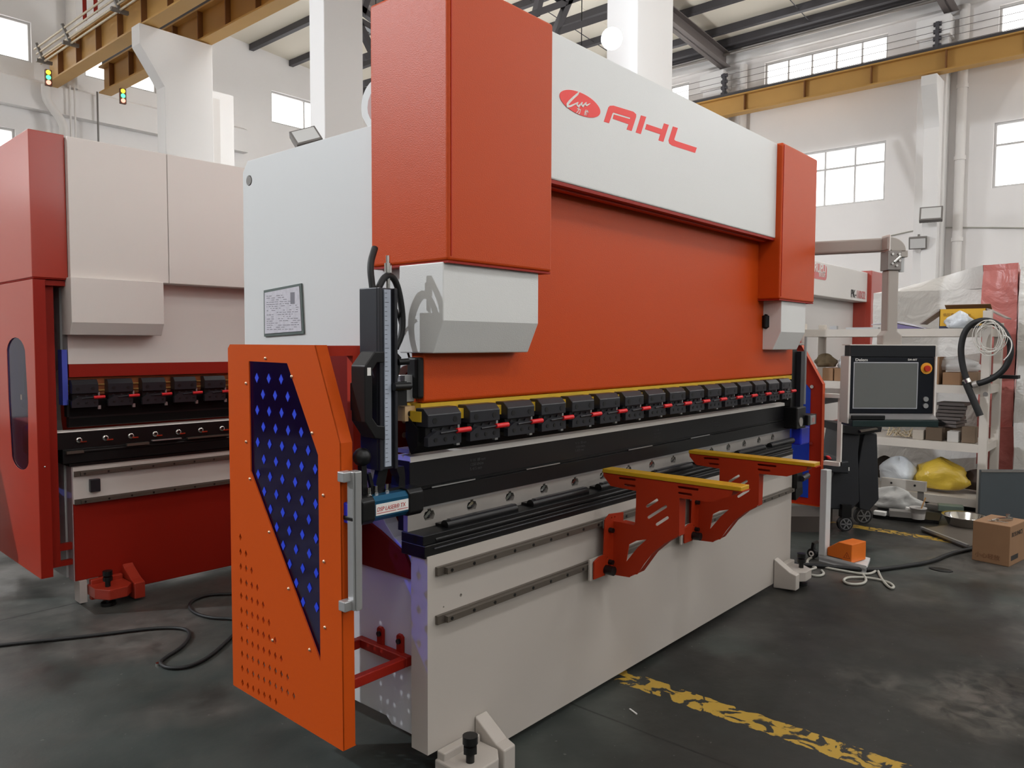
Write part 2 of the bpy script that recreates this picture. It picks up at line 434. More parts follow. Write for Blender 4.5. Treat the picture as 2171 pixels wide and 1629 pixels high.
# roof: shallow gable over the right bay, flat left bay, skylight strips
def roof_z(x): return 9.15 - max(0, x - 8) * .075
w = MB()
def roof_strip(mb, y0, y1, m):
    for x0, x1 in ((XL - .3, XP), (XP, 8.0), (8.0, XB + .3)):
        z0, z1 = roof_z(x0), roof_z(x1)
        mb.prism([(x0, z0), (x1, z1), (x1, z1 + .12), (x0, z0 + .12)], 'y', y0, y1, m)
ys = [YF - .3, -5.2, -4.2, 0.0, 1.0, 8.2, 9.0, YB + .3]
roof_strip(w, ys[0], ys[1], ROOFM); roof_strip(w, ys[2], ys[3], ROOFM); roof_strip(w, ys[4], ys[5], ROOFM); roof_strip(w, ys[6], ys[7], ROOFM)
struct('ceiling', w)
for i, (a, b) in enumerate(((ys[1], ys[2]), (ys[3], ys[4]), (ys[5], ys[6]))):
    w = MB()
    for x0, x1 in ((-7.5, -4.6), (-2.6, .2), (5.4, 7.8)):
        w.box(x0, x1, a, b, roof_z(6) + .02, roof_z(6) + .06, DAYH)
    for x0, x1 in ((XL - .3, -7.5), (-4.6, -2.6), (.2, 5.4)): w.box(x0, x1, a, b, 9.15, 9.25, ROOFM)
    w.prism([(7.8, 9.15), (XB + .3, roof_z(XB + .3)), (XB + .3, roof_z(XB + .3) + .1), (7.8, 9.25)], 'y', a, b, ROOFM)
    struct('roof_light_strip' if i == 0 else 'roof_light_strip', w)
# roof sheet joints
# purlins (along y)
for k, x in enumerate([8.85 + 1.15 * i for i in range(6)] + [15.2]):
    p = MB(); z = roof_z(x); p.box(x - .05, x + .05, YF, YB - .02, z - .14, z - .002, PURLIN); p.box(x - .05, x + .07, YF, YB - .02, z - .15, z - .14, PURLIN)
    struct('roof_purlin_beam', p)
for x in (6.9, 5.7, 3.4, 2.2, 1.0, -.2, -1.4, -2.6):
    p = MB(); z = 9.15; p.box(x - .05, x + .05, YF, YB - .02, z - .2, z - .002, PURLIN); struct('roof_purlin_beam', p)
# thin sag rods between purlins of the right bay
for y in (4.4, 8.8, 11.2):
    p = MB(); p.cyl((8.85, y, 9.0), (15.2, y, 8.5), .01, PURLIN, 6); struct('sag_rod_beam', p)
# rafters of the right bay at every pillar row
for y in (-3.0, 1.75, 6.5, 11.3):
    p = MB(); x0, x1 = 5.0, XB - .25
    for a, b in ((x0, 8.0), (8.0, x1)):
        za, zb = roof_z(a) - .2, roof_z(b) - .2
        p.prism([(a, za - .30), (b, zb - .30), (b, zb), (a, za)], 'y', y - .02, y + .02, RAFTER)
        for q in (0, -.30): p.prism([(a, za + q), (b, zb + q), (b, zb + q + .02), (a, za + q + .02)], 'y', y - .13, y + .13, RAFTER)
    struct('roof_rafter_beam', p)
# lattice girders over the pillar row
def lattice(x0, x1, y, z0, z1, n):
    p = MB(); p.beam((x0, y, z0), (x1, y, z0), .09, .09, PURLIN); p.beam((x0, y, z1), (x1, y, z1), .09, .09, PURLIN)
    for i in range(n):
        a = x0 + (x1 - x0) * i / n; b = x0 + (x1 - x0) * (i + 1) / n; h = (a + b) / 2
        p.beam((a, y, z0), (h, y, z1), .06, .06, PURLIN); p.beam((h, y, z1), (b, y, z0), .06, .06, PURLIN)
    return p
for y in (1.75, 6.5): struct('lattice_girder_beam', lattice(XL + .2, XP - .2, y, 7.9, 8.9, 10))
# lattice in view right of the big orange housing, spanning between pillars
p = MB(); a = at(1130, 22, y=2.0); z = a.z
p2 = at(1190, 66, y=2.0)
# braces in the plane of the pillar row
def strutpx(mb, a, b, y, w, m=PURLIN): mb.beam(at(*a, y=y), at(*b, y=y), w, w, m)
p = MB(); Y = 4.6
for a, b in (((1120, 34), (1262, -18)), ((1150, -30), (1136, 32)), ((1214, -20), (1180, 62)), ((1176, 70), (1300, 30)), ((1165, -22), (1200, 8)), ((1180, 62), (1174, 76))): strutpx(p, a, b, Y, .085)
struct('lattice_brace_beam', p)
p = MB(); Y = 8.2
for a, b in (((722, -30), (790, 112)), ((734, -5), (790, 40)), ((735, 0), (757, -30)), ((758, 44), (790, 62)), ((766, 30), (790, -40)), ((770, 122), (790, 115)), ((770, 178), (790, 172))): strutpx(p, a, b, Y, .1)
struct('lattice_brace_beam', p)

# pillars of the middle row
for (px, pl, pr) in ((688, 657, 770), (1350, 1285, 1425)):
    f_ = at(px, 200, x=XP); yy = f_.y; yl = at(pl, 200, x=XP).y; xr = at(pr, 200, y=yy).x
    p = MB(); p.box(XP, xr, yy, yl, 0, 9.13, CONC2); struct('concrete_pillar', p, bevel=.01)
# wall stub with corbel under the crane runways
p = MB(); YC = 11.2
prof = [(4.32, 0), (5.18, 0), (5.18, 6.78), (3.92, 6.78), (3.92, 6.45), (4.32, 5.85)]
p.prism(prof, 'y', YC, YC + .30, CONC2); struct('corbel_pillar', p, bevel=.008)
p = MB(); p.box(5.18, 5.75, YC + .32, YC + .55, 0, 6.1, CONC2); p.box(5.22, 5.36, YC + .1, YC + .32, 0, 5.9, PIPEW); struct('stub_pillar', p)
# pilasters on the right wall
for y in (-3.0, 1.67, 6.4, 11.3):
    p = MB(); p.box(XB - .35, XB - .002, y + .1, y + .62, 0, 8.0, CONC2)
    p.prism([(XB - .36, 6.0), (XB - .36, 6.74), (XB - .95, 6.74), (XB - .95, 6.55), (XB - .62, 5.8), (XB - .45, 0), (XB - .36, 0)], 'y', y + .14, y + .42, CONC2)
    p.box(XB - .45, XB - .002, y + .05, y + .66, 7.62, 8.0, CONC2)
    struct('wall_pilaster_column', p, bevel=.01)
p = MB(); p.box(XB - .14, XB - .002, YF, YB, 8.22, 8.42, CONC2); struct('trim_2', p)
p = MB(); p.box(XB - .3, XB - .16, YF, YB - .05, 8.50, 8.60, PURLIN); p.cyl((XB - .4, YF, 8.34), (XB - .4, YB - .1, 8.34), .035, STEEL, 8); struct('trim_3', p)

# crane runways -------------------------------------------------
def runway(name, label, x0, x1, y0, y1, zb, h, stiff, rail=True, rh=.11):
    t = thing(name, label, 'crane runway', (x0, y0, zb))
    b = MB(); xm = (x0 + x1) / 2
    b.box(x0, x1, y0, y1, zb, zb + .03, RUNWAY); b.box(x0, x1, y0, y1, zb + h - .03, zb + h, RUNWAY); b.box(xm - .012, xm + .012, y0, y1, zb + .03, zb + h - .03, RUNWAY)
    b.build('girder', t)
    y = y0 + .25
    while y < y1:
        s = MB(); s.box(x0 + .02, x1 - .02, y - .01, y + .01, zb + .03, zb + h - .03, RUNWAYD); s.build('stiffener', t); y += stiff
    if rail:
        r = MB(); r.box(xm - .05, xm + .05, y0, y1, zb + h, zb + h + rh, PURLIN); r.build('crane_rail', t)
    return t
runway('crane_runway', 'ochre crane runway girder over the left bay, nearest one with conductor bars', 4.0, 4.26, -6, 15.9, 6.8, .56, .95)
runway('crane_runway', 'ochre crane runway girder behind the nearest one, ending at the back wall', 4.95, 5.2, 2.5, 15.6, 6.8, .56, .95)
runway('crane_runway', 'long ochre crane runway girder with dark rail on the right wall', 14.95, 15.2, -8, 15.9, 6.8, .42, 1.35, rh=.08)
# conductor bars of the left runway
t = thing('conductor_rail', 'cream conductor bars clipped along the top of the left crane runway', 'conductor rail', (3.85, 0, 7.3))
for i in range(4):
    b = MB(); z = 7.12 + .085 * i; b.cyl((3.86 - .035 * i, -5, z), (3.86 - .035 * i, 15.6, z), .018, mat('cream_plastic', (214, 200, 176), .5), 8); b.build('bar', t)
for y in (3, 5.2, 7.4, 9.6, 11.8, 14.0, 15.4):
    b = MB(); b.box(3.72, 4.0, y - .03, y + .03, 7.08, 7.14, GREYP); b.beam((3.88, y, 7.08), (3.72, y, 7.44), .04, .05, GREYP); b.build('bracket', t)
t = thing('conductor_rail', 'dark conductor wires strung above the right wall crane runway', 'conductor rail', (15.3, 0, 7.4))
for i in range(4):
    b = MB(); b.cyl((15.35, -8, 7.42 + .14 * i), (15.35, 15.8, 7.42 + .14 * i), .006, GREYP, 6); b.build('wire', t)
for y in (-5.3, 1.94, 6.42, 11.2):
    b = MB(); b.box(15.3, 15.40, y - .03, y + .03, 7.3, 7.88, PURLIN)
    for i in range(4): b.cyl((15.35, y - .07, 7.42 + .14 * i), (15.35, y + .07, 7.42 + .14 * i), .045, PURLIN, 8)
    b.build('insulator_post', t)
b = MB(); b.beam((3.9, 13.4, 7.4), (3.9, 13.4, 8.0), .05, .05, REDD); b.beam((3.9, 12.9, 7.4), (3.9, 12.9, 8.0), .05, .05, REDD); b.beam((3.9, 12.6, 8.0), (3.9, 13.8, 8.15), .08, .07, REDD)
tag(b.build('crane_stop'), 'red steel stop frame standing on the left crane runway', 'crane stop')
# signal lights
def signal(p, label):
    t = thing('signal_light', label, 'signal light', p)
    x, y, z = p; b = MB(); b.box(x - .055, x + .055, y - .02, y + .05, z - .15, z + .15, mat('signal_case', (96, 60, 40), .6)); b.build('case', t)
    for k, (c, s) in enumerate((((.95, .75, .05), 2.2), ((.1, .95, .35), 2.6), ((1., .35, .25), 2.4))):
        l = MB(); l.cyl((x - .01, y - .035, z + .095 - .095 * k), (x - .01, y - .02, z + .095 - .095 * k), .042, emitter('signal_lens_%d' % k, c, s), 14); l.build('lens', t)
signal(at(103, 165, y=14.7), 'small three-lens signal light hanging at the end of the left runway')
signal(at(261, 204, y=14.4), 'small three-lens signal light hanging beneath the second runway')
# down pipe with an offset, and small conduits
pw = MB(); pw.tube([at(97, 180, y=15.8), at(97, 205, y=15.8), at(103, 218, y=15.8), at(135, 262, y=15.8), at(136, 285, y=15.8), at(138, 737 + 150, y=15.8)], .085, PIPEW, 12, 2)
tag(pw.build('drain_pipe'), 'white drain pipe with a bend on the back wall, left of the thin conduits', 'pipe')
pw = MB(); pw.cyl((XP + .25, YB - .16, 6.9), (XP + .25, YB - .16, 9.1), .1, PIPEW, 12); tag(pw.build('drain_pipe'), 'short white pipe high on the back wall above the crane stop', 'pipe')
pw = MB(); pw.cyl((XB - .12, 1.54, 0), (XB - .12, 1.54, 8.2), .09, PIPEW, 12)
for z in (2, 3.6, 5.2, 6.6): pw.cyl((XB - .12, 1.54, z), (XB - .12, 1.54, z + .08), .105, PIPEW, 12)
tag(pw.build('drain_pipe'), 'tall white drain pipe beside the right wall pilaster', 'pipe')
pw = MB(); pw.cyl((XB - .12, 6.1, 0), (XB - .12, 6.1, 8.1), .09, PIPEW, 12); tag(pw.build('drain_pipe'), 'white drain pipe beside the farther right wall pilaster', 'pipe')
for px in (148, 158, 206):
    c = MB(); a = at(px, 190, y=15.85); c.cyl((a.x, a.y, 3), (a.x, a.y, 6.9), .02, PIPEW if px != 206 else GREYP, 8)
    tag(c.build('wall_conduit'), {148: 'thin white conduit on the back wall next to the bent drain pipe', 158: 'thin white conduit second from the bent drain pipe', 206: 'grey conduit hanging under the second crane runway'}[px], 'conduit')
c = MB(); c.tube([at(1878, 502, x=XB - .03), at(1955, 485, x=XB - .03), at(2000, 482, x=XB - .03), at(2171, 483, x=XB - .03), at(2230, 486, x=XB - .03)], .012, HOSEG, 6, 2)
c.cyl(at(1963, 487, x=XB - .03), at(1965, 600, x=XB - .03), .03, PIPEW, 8)
tag(c.build('wall_cable'), 'thin cable and conduit running across the right wall', 'cable')

# lamps ----------------------------------------------------------
def flood(px, py, pl, v, label, w=.16, face=(0, 0, -1), tilt=None):
    p = at(px, py, **{pl: v}); t = thing('flood_light', label, 'flood light', p)
    a = Matrix.Translation(p) @ tilt.to_4x4()
    b = MB(); b.box(-w, w, -.05, .05, -w * .75, w * .75, GREYP)
    for i in range(7): b.box(-w * .9 + i * w * .3 - .006, -w * .9 + i * w * .3 + .006, .05, .09, -w * .65, w * .65, GREYP)
    b.build('case', t, .006, T=a)
    g = MB(); g.box(-w * .85, w * .85, -.055, -.05, -w * .6, w * .6, mat('lamp_cover_off', (210, 210, 208), .2)); g.build('cover_glass', t, T=a)
    s = MB(); s.beam((0, .05, 0), (0, .28, .1), .04, .02, GREYP); s.build('bracket', t, T=a)
flood(649, 293, 'y', 6.5, 'grey square flood light on the left concrete pillar, switched off', .17, tilt=Matrix.Rotation(math.radians(-38), 3, 'Z') @ Matrix.Rotation(math.radians(-35), 3, 'X') @ Matrix.Rotation(math.radians(-25), 3, 'Y'))
flood(1974, 455, 'x', XB - .85, 'grey flood light on the right wall pilaster under the crane runway', .2, tilt=Matrix.Rotation(math.radians(-80), 3, 'Z') @ Matrix.Rotation(math.radians(-25), 3, 'X'))
flood(1946, 515, 'x', XB - .62, 'small pale flood light low on the right wall', .16, tilt=Matrix.Rotation(math.radians(-80), 3, 'Z') @ Matrix.Rotation(math.radians(20), 3, 'X'))
def highbay(p, r, label, energy, radius=.12, colour=(.88, .94, 1.)):
    t = thing('high_bay_lamp', label, 'lamp', p)
    b = MB(); b.lathe([(.02, .42), (.10, .40), (.10, .2), (r * .6, .14), (r, 0), (r * .97, 0), (r * .55, .12)], p, ALU, 24); b.build('reflector', t)
    g = MB(); g.sphere((p[0], p[1], p[2] + .03), r * .62, LAMP, 16, 8, (1, 1, .7)); o = g.build('bulb', t)
    o.visible_shadow = True
    c = MB(); c.cyl((p[0], p[1], p[2] + .4), (p[0], p[1], roof_z(p[0]) - .0), .012, BLACKM, 6); c.build('hanging_rod', t)
    return t
pl_ = at(1297, 82, y=1.75)
t = thing('wall_lamp', 'glaring white lamp on the pillar above the press beam', 'lamp', pl_)
b = MB(); b.sphere(pl_, .088, emitter('pillar_lamp_glass', (.86, .94, 1.), 12.), 18, 12); b.build('bulb', t)
b = MB(); b.cyl(pl_ + Vector((.03, .05, .02)), pl_ + Vector((.06, .12, .03)), .03, WHITE, 12); b.build('lamp_holder', t)
def light(kind, name, loc, energy, col=(1, 1, 1), size=.2, size2=None, rot=None, spot=None):
    l = bpy.data.lights.new(name, kind); l.energy = energy; l.color = col
    if kind == 'AREA':
        l.size = size
        if size2: l.shape = 'RECTANGLE'; l.size_y = size2
    else: l.shadow_soft_size = size
    if spot: l.spot_size = spot; l.spot_blend = .6
    o = bpy.data.objects.new(name, l); COL.objects.link(o); o.location = loc
    if rot: o.rotation_euler = rot
    return o
light('POINT', 'pillar_lamp_light', pl_ + Vector((-.13, -.13, -.02)), 26, (.86, .94, 1.), .08)
# lamp in the left bay behind the machine: it throws the perforation spots on the side frame
hb = (-7.6, 8.25, 7.8)
highbay(hb, .22, 'hanging high bay lamp over the left bay', 0)
light('SPOT', 'left_bay_lamp_light', (hb[0], hb[1], hb[2] - .12), 3900, (.90, .94, 1.), .09, rot=(Vector(hb) - Vector((.2, .4, .9))).to_track_quat('Z', 'Y').to_euler(), spot=2.2)
# daylight from the roof lights
for y in (-4.7, .5, 8.6):
    light('AREA', 'roof_daylight', (6.6, y, 9.1), 90, (1, .985, .96), 2.4, 1.0)
    light('AREA', 'roof_daylight', (-1.2, y, 9.1), 20, (1, .985, .96), 2.8, 1.0)
    light('AREA', 'roof_daylight', (-6.0, y, 9.1), 12, (1, .985, .96), 2.8, 1.0)
# unseen lamps added over the aisle so the machine is lit from above
for i, (x, y, z) in enumerate(((-.2, -2.5, 5.0), (2.4, -2.5, 5.0), (5.0, -2.7, 5.0))):
    highbay((x, y, z), .24, ['high bay lamp over the aisle, nearest the side door', 'high bay lamp over the aisle, in front of the white beam', 'high bay lamp over the aisle, beyond the control panel'][i], 0)
    light('AREA', 'aisle_lamp_light', (x, y, z - .14), 12, (1, .985, .97), .45)
# globe lamps added out of sight to brighten the walls and roof
for i, (x, y, z, e, lb) in enumerate(((8.2, 10.4, 5.0, 1500, 'bare globe lamp near the back wall, behind the orange housing'), (11.0, 7.4, 5.2, 1750, 'bare globe lamp in the right bay, behind the white beam'),
        (-2.5, 10.6, 6.2, 1100, 'bare globe lamp in the left bay near the back wall'), (11.6, -4.2, 6.2, 1050, 'bare globe lamp in the right bay beyond the control panel'))):
    t = thing('globe_lamp', lb, 'lamp', (x, y, z)); b = MB(); b.sphere((x, y, z), .16, LAMP, 18, 10); b.build('glass_globe', t).visible_shadow = True
    b = MB(); b.cyl((x, y, z + .15), (x, y, z + .22), .04, GREYP, 12); b.cyl((x, y, z + .2), (x, y, roof_z(x)), .01, BLACKM, 6); b.build('hanging_rod', t)
    light('POINT', 'globe_lamp_light', (x, y, z), e, (1, .99, .985), .17)
wd = bpy.data.worlds.new('world'); SC.world = wd; wd.use_nodes = True
wd.node_tree.nodes['Background'].inputs[0].default_value = (.75, .85, 1, 1); wd.node_tree.nodes['Background'].inputs[1].default_value = .6
SC.view_settings.view_transform = 'Standard'; SC.view_settings.look = 'None'; SC.view_settings.gamma = 1.0
SC.view_settings.exposure = 0.0; SC.view_settings.use_curve_mapping = False

# ================================================================ PRESS BRAKE (machine coordinates == hall coordinates)
def copy_part(o, dx=0, dy=0, dz=0):
    c = copy_tree(o, o.parent); c.location = c.location + Vector((dx, dy, dz)); return c
def foot(parent, x, m, sgn=1, zb=0., k=1.):
    b = MB()
    b.prism([(x + sgn * .05, -.002), (x + sgn * .05, -.10 * k), (x + sgn * .10, -.165 * k), (x + sgn * .20, -.165 * k), (x + sgn * .245, -.12 * k), (x + sgn * .245, -.002)], 'z', zb + .05, zb + .112, m)
    b.prism([(-.002, .19), (-.03, .172), (-.105 * k, .122), (-.145 * k, .11), (-.145 * k, .015), (-.002, .005)], 'x', x + sgn * .25, x + sgn * .312, m)
    b.box(min(x + sgn * .06, x + sgn * .24), max(x + sgn * .06, x + sgn * .24), -.04, -.002, .02, .14, m)
    f = b.build('foot', parent, .005)
    c = MB(); bx = x + sgn * .12; by = -.105 * k
    c.cyl((bx, by, zb + .0), (bx, by, zb + .17), .015, BOLT, 14); c.cyl((bx, by, zb + .178), (bx, by, zb + .205), .027, BOLT, 14); c.cyl((bx, by, zb + .145), (bx, by, zb + .170), .026, BOLT, 6); c.cyl((bx, by, zb), (bx, by, zb + .02), .04, BOLT, 16)
    c.build('levelling_bolt', f)
def rail(parent, x0, x1, z, step=.11):
    b = MB(); b.box(x0, x1, -.014, -.001, z - .015, z + .015, STEELD); b.box(x0 + .03, x1, -.032, -.014, z - .0105, z + .0105, STEELD)
    x = x0 + .05
    while x < x1 - .02: b.cyl((x, -.0335, z), (x, -.031, z), .0065, BOLT, 8); x += step
    return b.build('guide_rail', parent)
def make_clamp(parent, x, z, w=.155, yb=.03, k=.78):
    """intermediate with quick clamp, red lever and bolts; z is the underside of the ram"""
    b = MB(); y = yb
    b.prism([(y, z - .005 * k), (y, z - .085 * k), (y - .062, z - .085 * k), (y - .062, z - .032 * k), (y - .040, z - .005 * k)], 'x', x, x + w, DKGREY)
    for q in (.03, w - .03): b.cyl((x + q, y - .063, z - .058 * k), (x + q, y - .061, z - .058 * k), .0105, BOLT, 12)
    b.box(x + .004, x + w - .004, y - .045, y + .02, z - .15 * k, z - .085 * k, BLACK)
    for q in (.035, .08, .12): b.cyl((x + q, y - .05, z - .102 * k), (x + q, y - .044, z - .102 * k), .008, DKGREY, 8)
    o = b.build('punch_clamp', parent, .002, 1)
    p = MB(); p.prism([(x - .004, z - .165 * k), (x - .004, z - .128 * k), (x + .035, z - .103 * k), (x + w - .02, z - .103 * k), (x + w - .005, z - .112 * k), (x + w - .005, z - .165 * k)], 'y', y - .066, y - .046, DKGREY)
    for q in (.03, .075, .12): p.cyl((x + q, y - .068, z - .14 * k), (x + q, y - .065, z - .14 * k), .0075, BOLT, 10)
    p.build('clamp_plate', o)
    h = MB(); h.cyl((x + w - .03, y - .07, z - .109 * k), (x + w + .03, y - .075, z - .107 * k), .009, REDH, 10); h.cyl((x + .05, y - .068, z - .113 * k), (x + w - .03, y - .07, z - .109 * k), .004, DKGREY, 8)
    h.build('clamp_lever', o)
    l = MB(); l.box(x + w + .004, x + w + .013, y - .04, y - .02, z - .105 * k, z - .08 * k, ALU); l.build('steel_tab', o); l = MB(); l.box(x + w + .004, x + w + .02, y - .034, y - .02, z - .182 * k, z - .160 * k, ALU)
    l.build('steel_tab', o)
    return o

PB = thing('press_brake', 'large orange and white press brake in the centre, red lettering on its white beam', 'press brake', (1.6, .3, 0))
# table plate with raised corners
tp = [(0, .136), (.12, .136), (.125, .03), (3.10, .03), (3.11, .12), (3.235, .12), (3.235, .825), (0, .825)]
b = MB(); b.prism(tp, 'y', 0, .083, APRON, [circ(.16, .655, .006), circ(.075, .735 - .1, .003)]); b.build('table_plate', PB, .004)
r1 = rail(PB, .035, 3.05, .769); rail(PB, .035, 3.2, .600)
foot(PB, -.02, APRON, 1); foot(PB, 3.27, APRON, -1)
# side frames, C shaped, throat open to the front
def arc(cy, cz, ry, rz, a0, a1, n=12): return [(cy + ry * math.cos(math.radians(a0 + (a1 - a0) * i / n)), cz + rz * math.sin(math.radians(a0 + (a1 - a0) * i / n))) for i in range(n + 1)]
sf = [(.085, .142), (.25, .142), (.28, .165), (1.24, .16), (1.255, .20), (1.24, 2.29), (1.20, 2.335), (.10, 2.335), (.10, 1.50)] + arc(.10, 1.14, .27, .34, 85, -85, 14)[0:] + [(.085, .83)]
def side_frame(x0, x1):
    s = MB(); s.prism(sf, 'x', x0, x1, GREYW, [circ(1.188, 2.249, .022, 16)]); o = s.build('side_frame', PB, .003)
    h = MB(); h.cyl((x0 - .002 if x0 < 1 else x1 + .002, 1.188, 2.249), (x0 + .02, 1.188, 2.249), .02, GREYP, 16); h.build('lifting_hole_plug', o)
side_frame(.05, .11); side_frame(3.125, 3.185)
# lower rear body and upper rear body between frames
b = MB(); b.box(.11, 3.125, .6, .66, .2, 1.5, REDOR); b.build('rear_panel', PB)
b = MB()
for j in range(9):
    z = .86 + .052 * j
    b.prism([(.52, z), (.56, z + .004), (.56, z + .02), (.52, z + .016)], 'x', .14, .5, REDD)
b.box(.12, .5, .50, .52, .8, 1.42, REDOR)
for j in range(7): b.cyl((.33, .499, .93 + .06 * j), (.33, .497, .93 + .06 * j), .012, mat('pale_slot', (226, 190, 176), .5), 8)
b.build('louvred_guard', PB)
b = MB(); b.box(.11, 3.125, .3, 1.2, 1.55, 2.2, REDOR); b.build('rear_beam', PB)
# bed block, die rail, die
b = MB(); b.box(-.008, 3.25, .004, .125, .818, .862, BLACK); b.box(-.008, 3.25, .012, .125, .862, .895, BLACKM); b.box(.03, 3.24, -.004, .004, .846, .851, DKGREY)
b.cyl((.05, .02, .872), (3.24, .02, .872), .011, BLACK, 10); b.build('bed_block', PB, .002, 1)
sl = []
for i in range(15):
    x = .101 + .2175 * i; sl.append([(x - .027, .936), (x - .020, .951), (x - .008, .953), (x - .008, .960), (x + .008, .960), (x + .008, .953), (x + .020, .951), (x + .027, .936), (x + .020, .920), (x - .020, .920)])
b = MB(); b.prism([(0, .895), (3.44, .895), (3.44, .972), (0, .972)], 'y', .100, .122, STEEL, sl); b.box(.0, 3.44, .122, .15, .895, .97, BLACKM); b.box(.0, 3.44, .097, .103, .964, .974, ALU)
dr = b.build('die_rail', PB)
for i in range(15):
    x = .101 + .2175 * i; c = MB(); c.beam((x - .012, .112, .928), (x + .008, .106, .95), .008, .01, CHROME); c.sphere((x + .004, .114, .936), .011, DKGREY, 10, 6); c.build('wedge_screw', dr)
o0 = None
for i in range(7):
    if o0 is None:
        c = MB(); x = .13; c.cyl((x, .052, .902), (x + .38, .052, .902), .019, BLACK, 14); c.box(x, x + .38, .05, .098, .896, .905, BLACK); c.box(x + .02, x + .37, .040, .060, .917, .922, DKGREY); o0 = c.build('clamp_bar', PB)
    else: copy_part(o0, .475 * i)
b = MB(); b.box(.0, 3.5, .086, .16, .974, 1.034, BLACK); b.box(0, 3.5, .092, .16, 1.034, 1.045, BLACKM); b.build('die_holder', PB, .002, 1)
b = MB(); b.box(.003, 3.46, .092, .170, 1.045, 1.142, mat('blued_die_steel', (17, 16, 19), .42, spec=.4)); b.build('die_block', PB, .002, 1)
b = MB(); b.box(.0, .05, .09, .16, 1.168, 1.182, STEEL); b.prism([(.089, 1.137), (.091, 1.156), (.122, 1.159), (.128, 1.149), (.134, 1.159), (.172, 1.156), (.172, 1.1425), (.10, 1.137)], 'x', .004, 3.46, mat('bright_die_edge', (232, 226, 220), .5)); b.build('die_shoulder', PB)
for i, x in enumerate((.30, .96, 1.62, 2.28)):
    text('V 16  88 mm\n1350 kN/m\nS 415 mm', (x, .0915, 1.105), (1, 0, 0), (0, 0, 1), .016, mat('engraved_grey', (70, 68, 70), .6), PB, 'engraving', .0003)
s_ = MB()
for x in (.10, .62, 1.38, 2.0): s_.box(x, x + .22, .083, .0865, 1.0365, 1.041, ALU)
s_.build('bright_joint_strip', PB)
# ram
b = MB(); b.prism([(.045, 1.345), (.035, 1.352), (.035, 2.30), (.098, 2.30), (.098, 1.345)], 'x', .018, 3.285, ORANGE); b.build('ram', PB, .004)
b = MB(); b.box(.0, 3.27, .031, .10, 1.318, 1.343, YELLOW)
for i in range(17): 
    x = max(-.028, -.055 + .198 * i); b.prism([(x, 1.32), (x + .030, 1.32), (x + .030, 1.285), (x, 1.285)], 'y', .0, .06, YELLOW)
b.build('yellow_spacer_strip', PB)
b = MB(); b.prism([(.015, 1.26), (.015, 1.205), (.035, 1.185), (.048, 1.174), (.055, 1.185), (.075, 1.23), (.075, 1.30), (.06, 1.30)], 'x', -.03, 3.24, BLACK); b.build('punch', PB)
c0 = make_clamp(PB, -.025, 1.335)
for i in range(1, 16): copy_part(c0, .1985 * i)
# white front beam with red soffit
b = MB(); b.box(.535, 2.725, -.065, .0, 2.172, 2.722, WHITE); fbm = b.build('front_beam', PB, .006)
b = MB(); b.box(.535, 2.725, -.062, .034, 2.158, 2.171, REDD); b.box(.6, 2.66, -.03, -.0, 2.15, 2.158, REDOR); b.build('beam_soffit', PB)
# cylinder housings and white covers
def housing(x0, x1):
    b = MB(); b.box(x0, x1, -.10, .292, 1.815, 2.724, ORANGE); o = b.build('cylinder_housing', PB, .010, 3)
    s = MB(); s.box(x0 + .012, x0 + .016, -.1035, -.099, 1.83, 2.71, REDOR); s.box(x0 + .003, x1 - .003, -.096, .288, 1.808, 1.815, REDD); s.build('folded_seam', o)
housing(0, .541); housing(2.712, 3.275)
def cover(x0, x1, hole=False):
    pr = [(-.078, 1.812), (-.078, 1.622), (-.028, 1.514), (.14, 1.514), (.14, 1.812)]
    b = MB(); b.prism(pr, 'x', x0, x1, WHITE, [slot((.02, 1.66), (.02, 1.71), .02)] if hole else ()); b.build('cylinder_cover', PB, .004)
cover(.0, .49); cover(2.80, 3.19, True)
b = MB(); b.cyl((2.803, .02, 1.65), (2.803, .02, 1.72), .024, BLACKM, 12); b.build('cover_hole_liner', PB)
# emblem and letters on the beam
YS = -.0655
def zp(zx, zy): p = at(1130 + zx * .18425, 130 + zy * .18425, y=YS); return (p.x, p.z)
xl, xr = zp(305, 440)[0], zp(773, 535)[0]; zt, zb_ = zp(470, 330)[1], zp(600, 642)[1]
ecx, ecz, erx, erz = (xl + xr) / 2, (zt + zb_) / 2, (xr - xl) / 2, (zt - zb_) / 2
b = MB(); b.prism([(ecx + erx * math.cos(t * PI / 24), ecz + erz * math.sin(t * PI / 24)) for t in range(48)], 'y', YS - .0015, YS + .0005, SIGNRED)
em = b.build('oval_emblem', PB)
def ribbon(mb, pts, y0, y1, m):
    P3 = [(Vector(zp(a, c)), w_ * .18425 * .0019) for a, c, w_ in pts]
    for i, ((p, wa), (q, wb)) in enumerate(zip(P3, P3[1:])):
        y0 -= .00006
        d = (q - p).normalized(); n = Vector((-d.y, d.x)); mb.prism([p + n * wa / 2, q + n * wb / 2, q - n * wb / 2, p - n * wa / 2], 'y', y0, y1, m)
    for p, w_ in P3: y0 -= .00006; mb.prism(circ(p.x, p.y, w_ / 2, 14), 'y', y0, y1, m)
b = MB()
ribbon(b, [(523, 358, 12), (508, 378, 24), (455, 425, 27), (415, 465, 30), (388, 500, 30), (390, 520, 26), (425, 518, 20), (470, 497, 16), (512, 476, 12)], YS - .0024, YS - .001, SIGNW)
ribbon(b, [(512, 476, 12), (500, 505, 20), (518, 522, 24), (545, 495, 16), (560, 476, 14), (553, 505, 20), (566, 520, 22), (590, 494, 16), (606, 478, 14), (600, 505, 18), (612, 510, 18), (650, 488, 7)], YS - .0024, YS - .001, SIGNW)
b.build('script_mark', em)
q0, q1 = zp(492, 588), zp(582, 616)
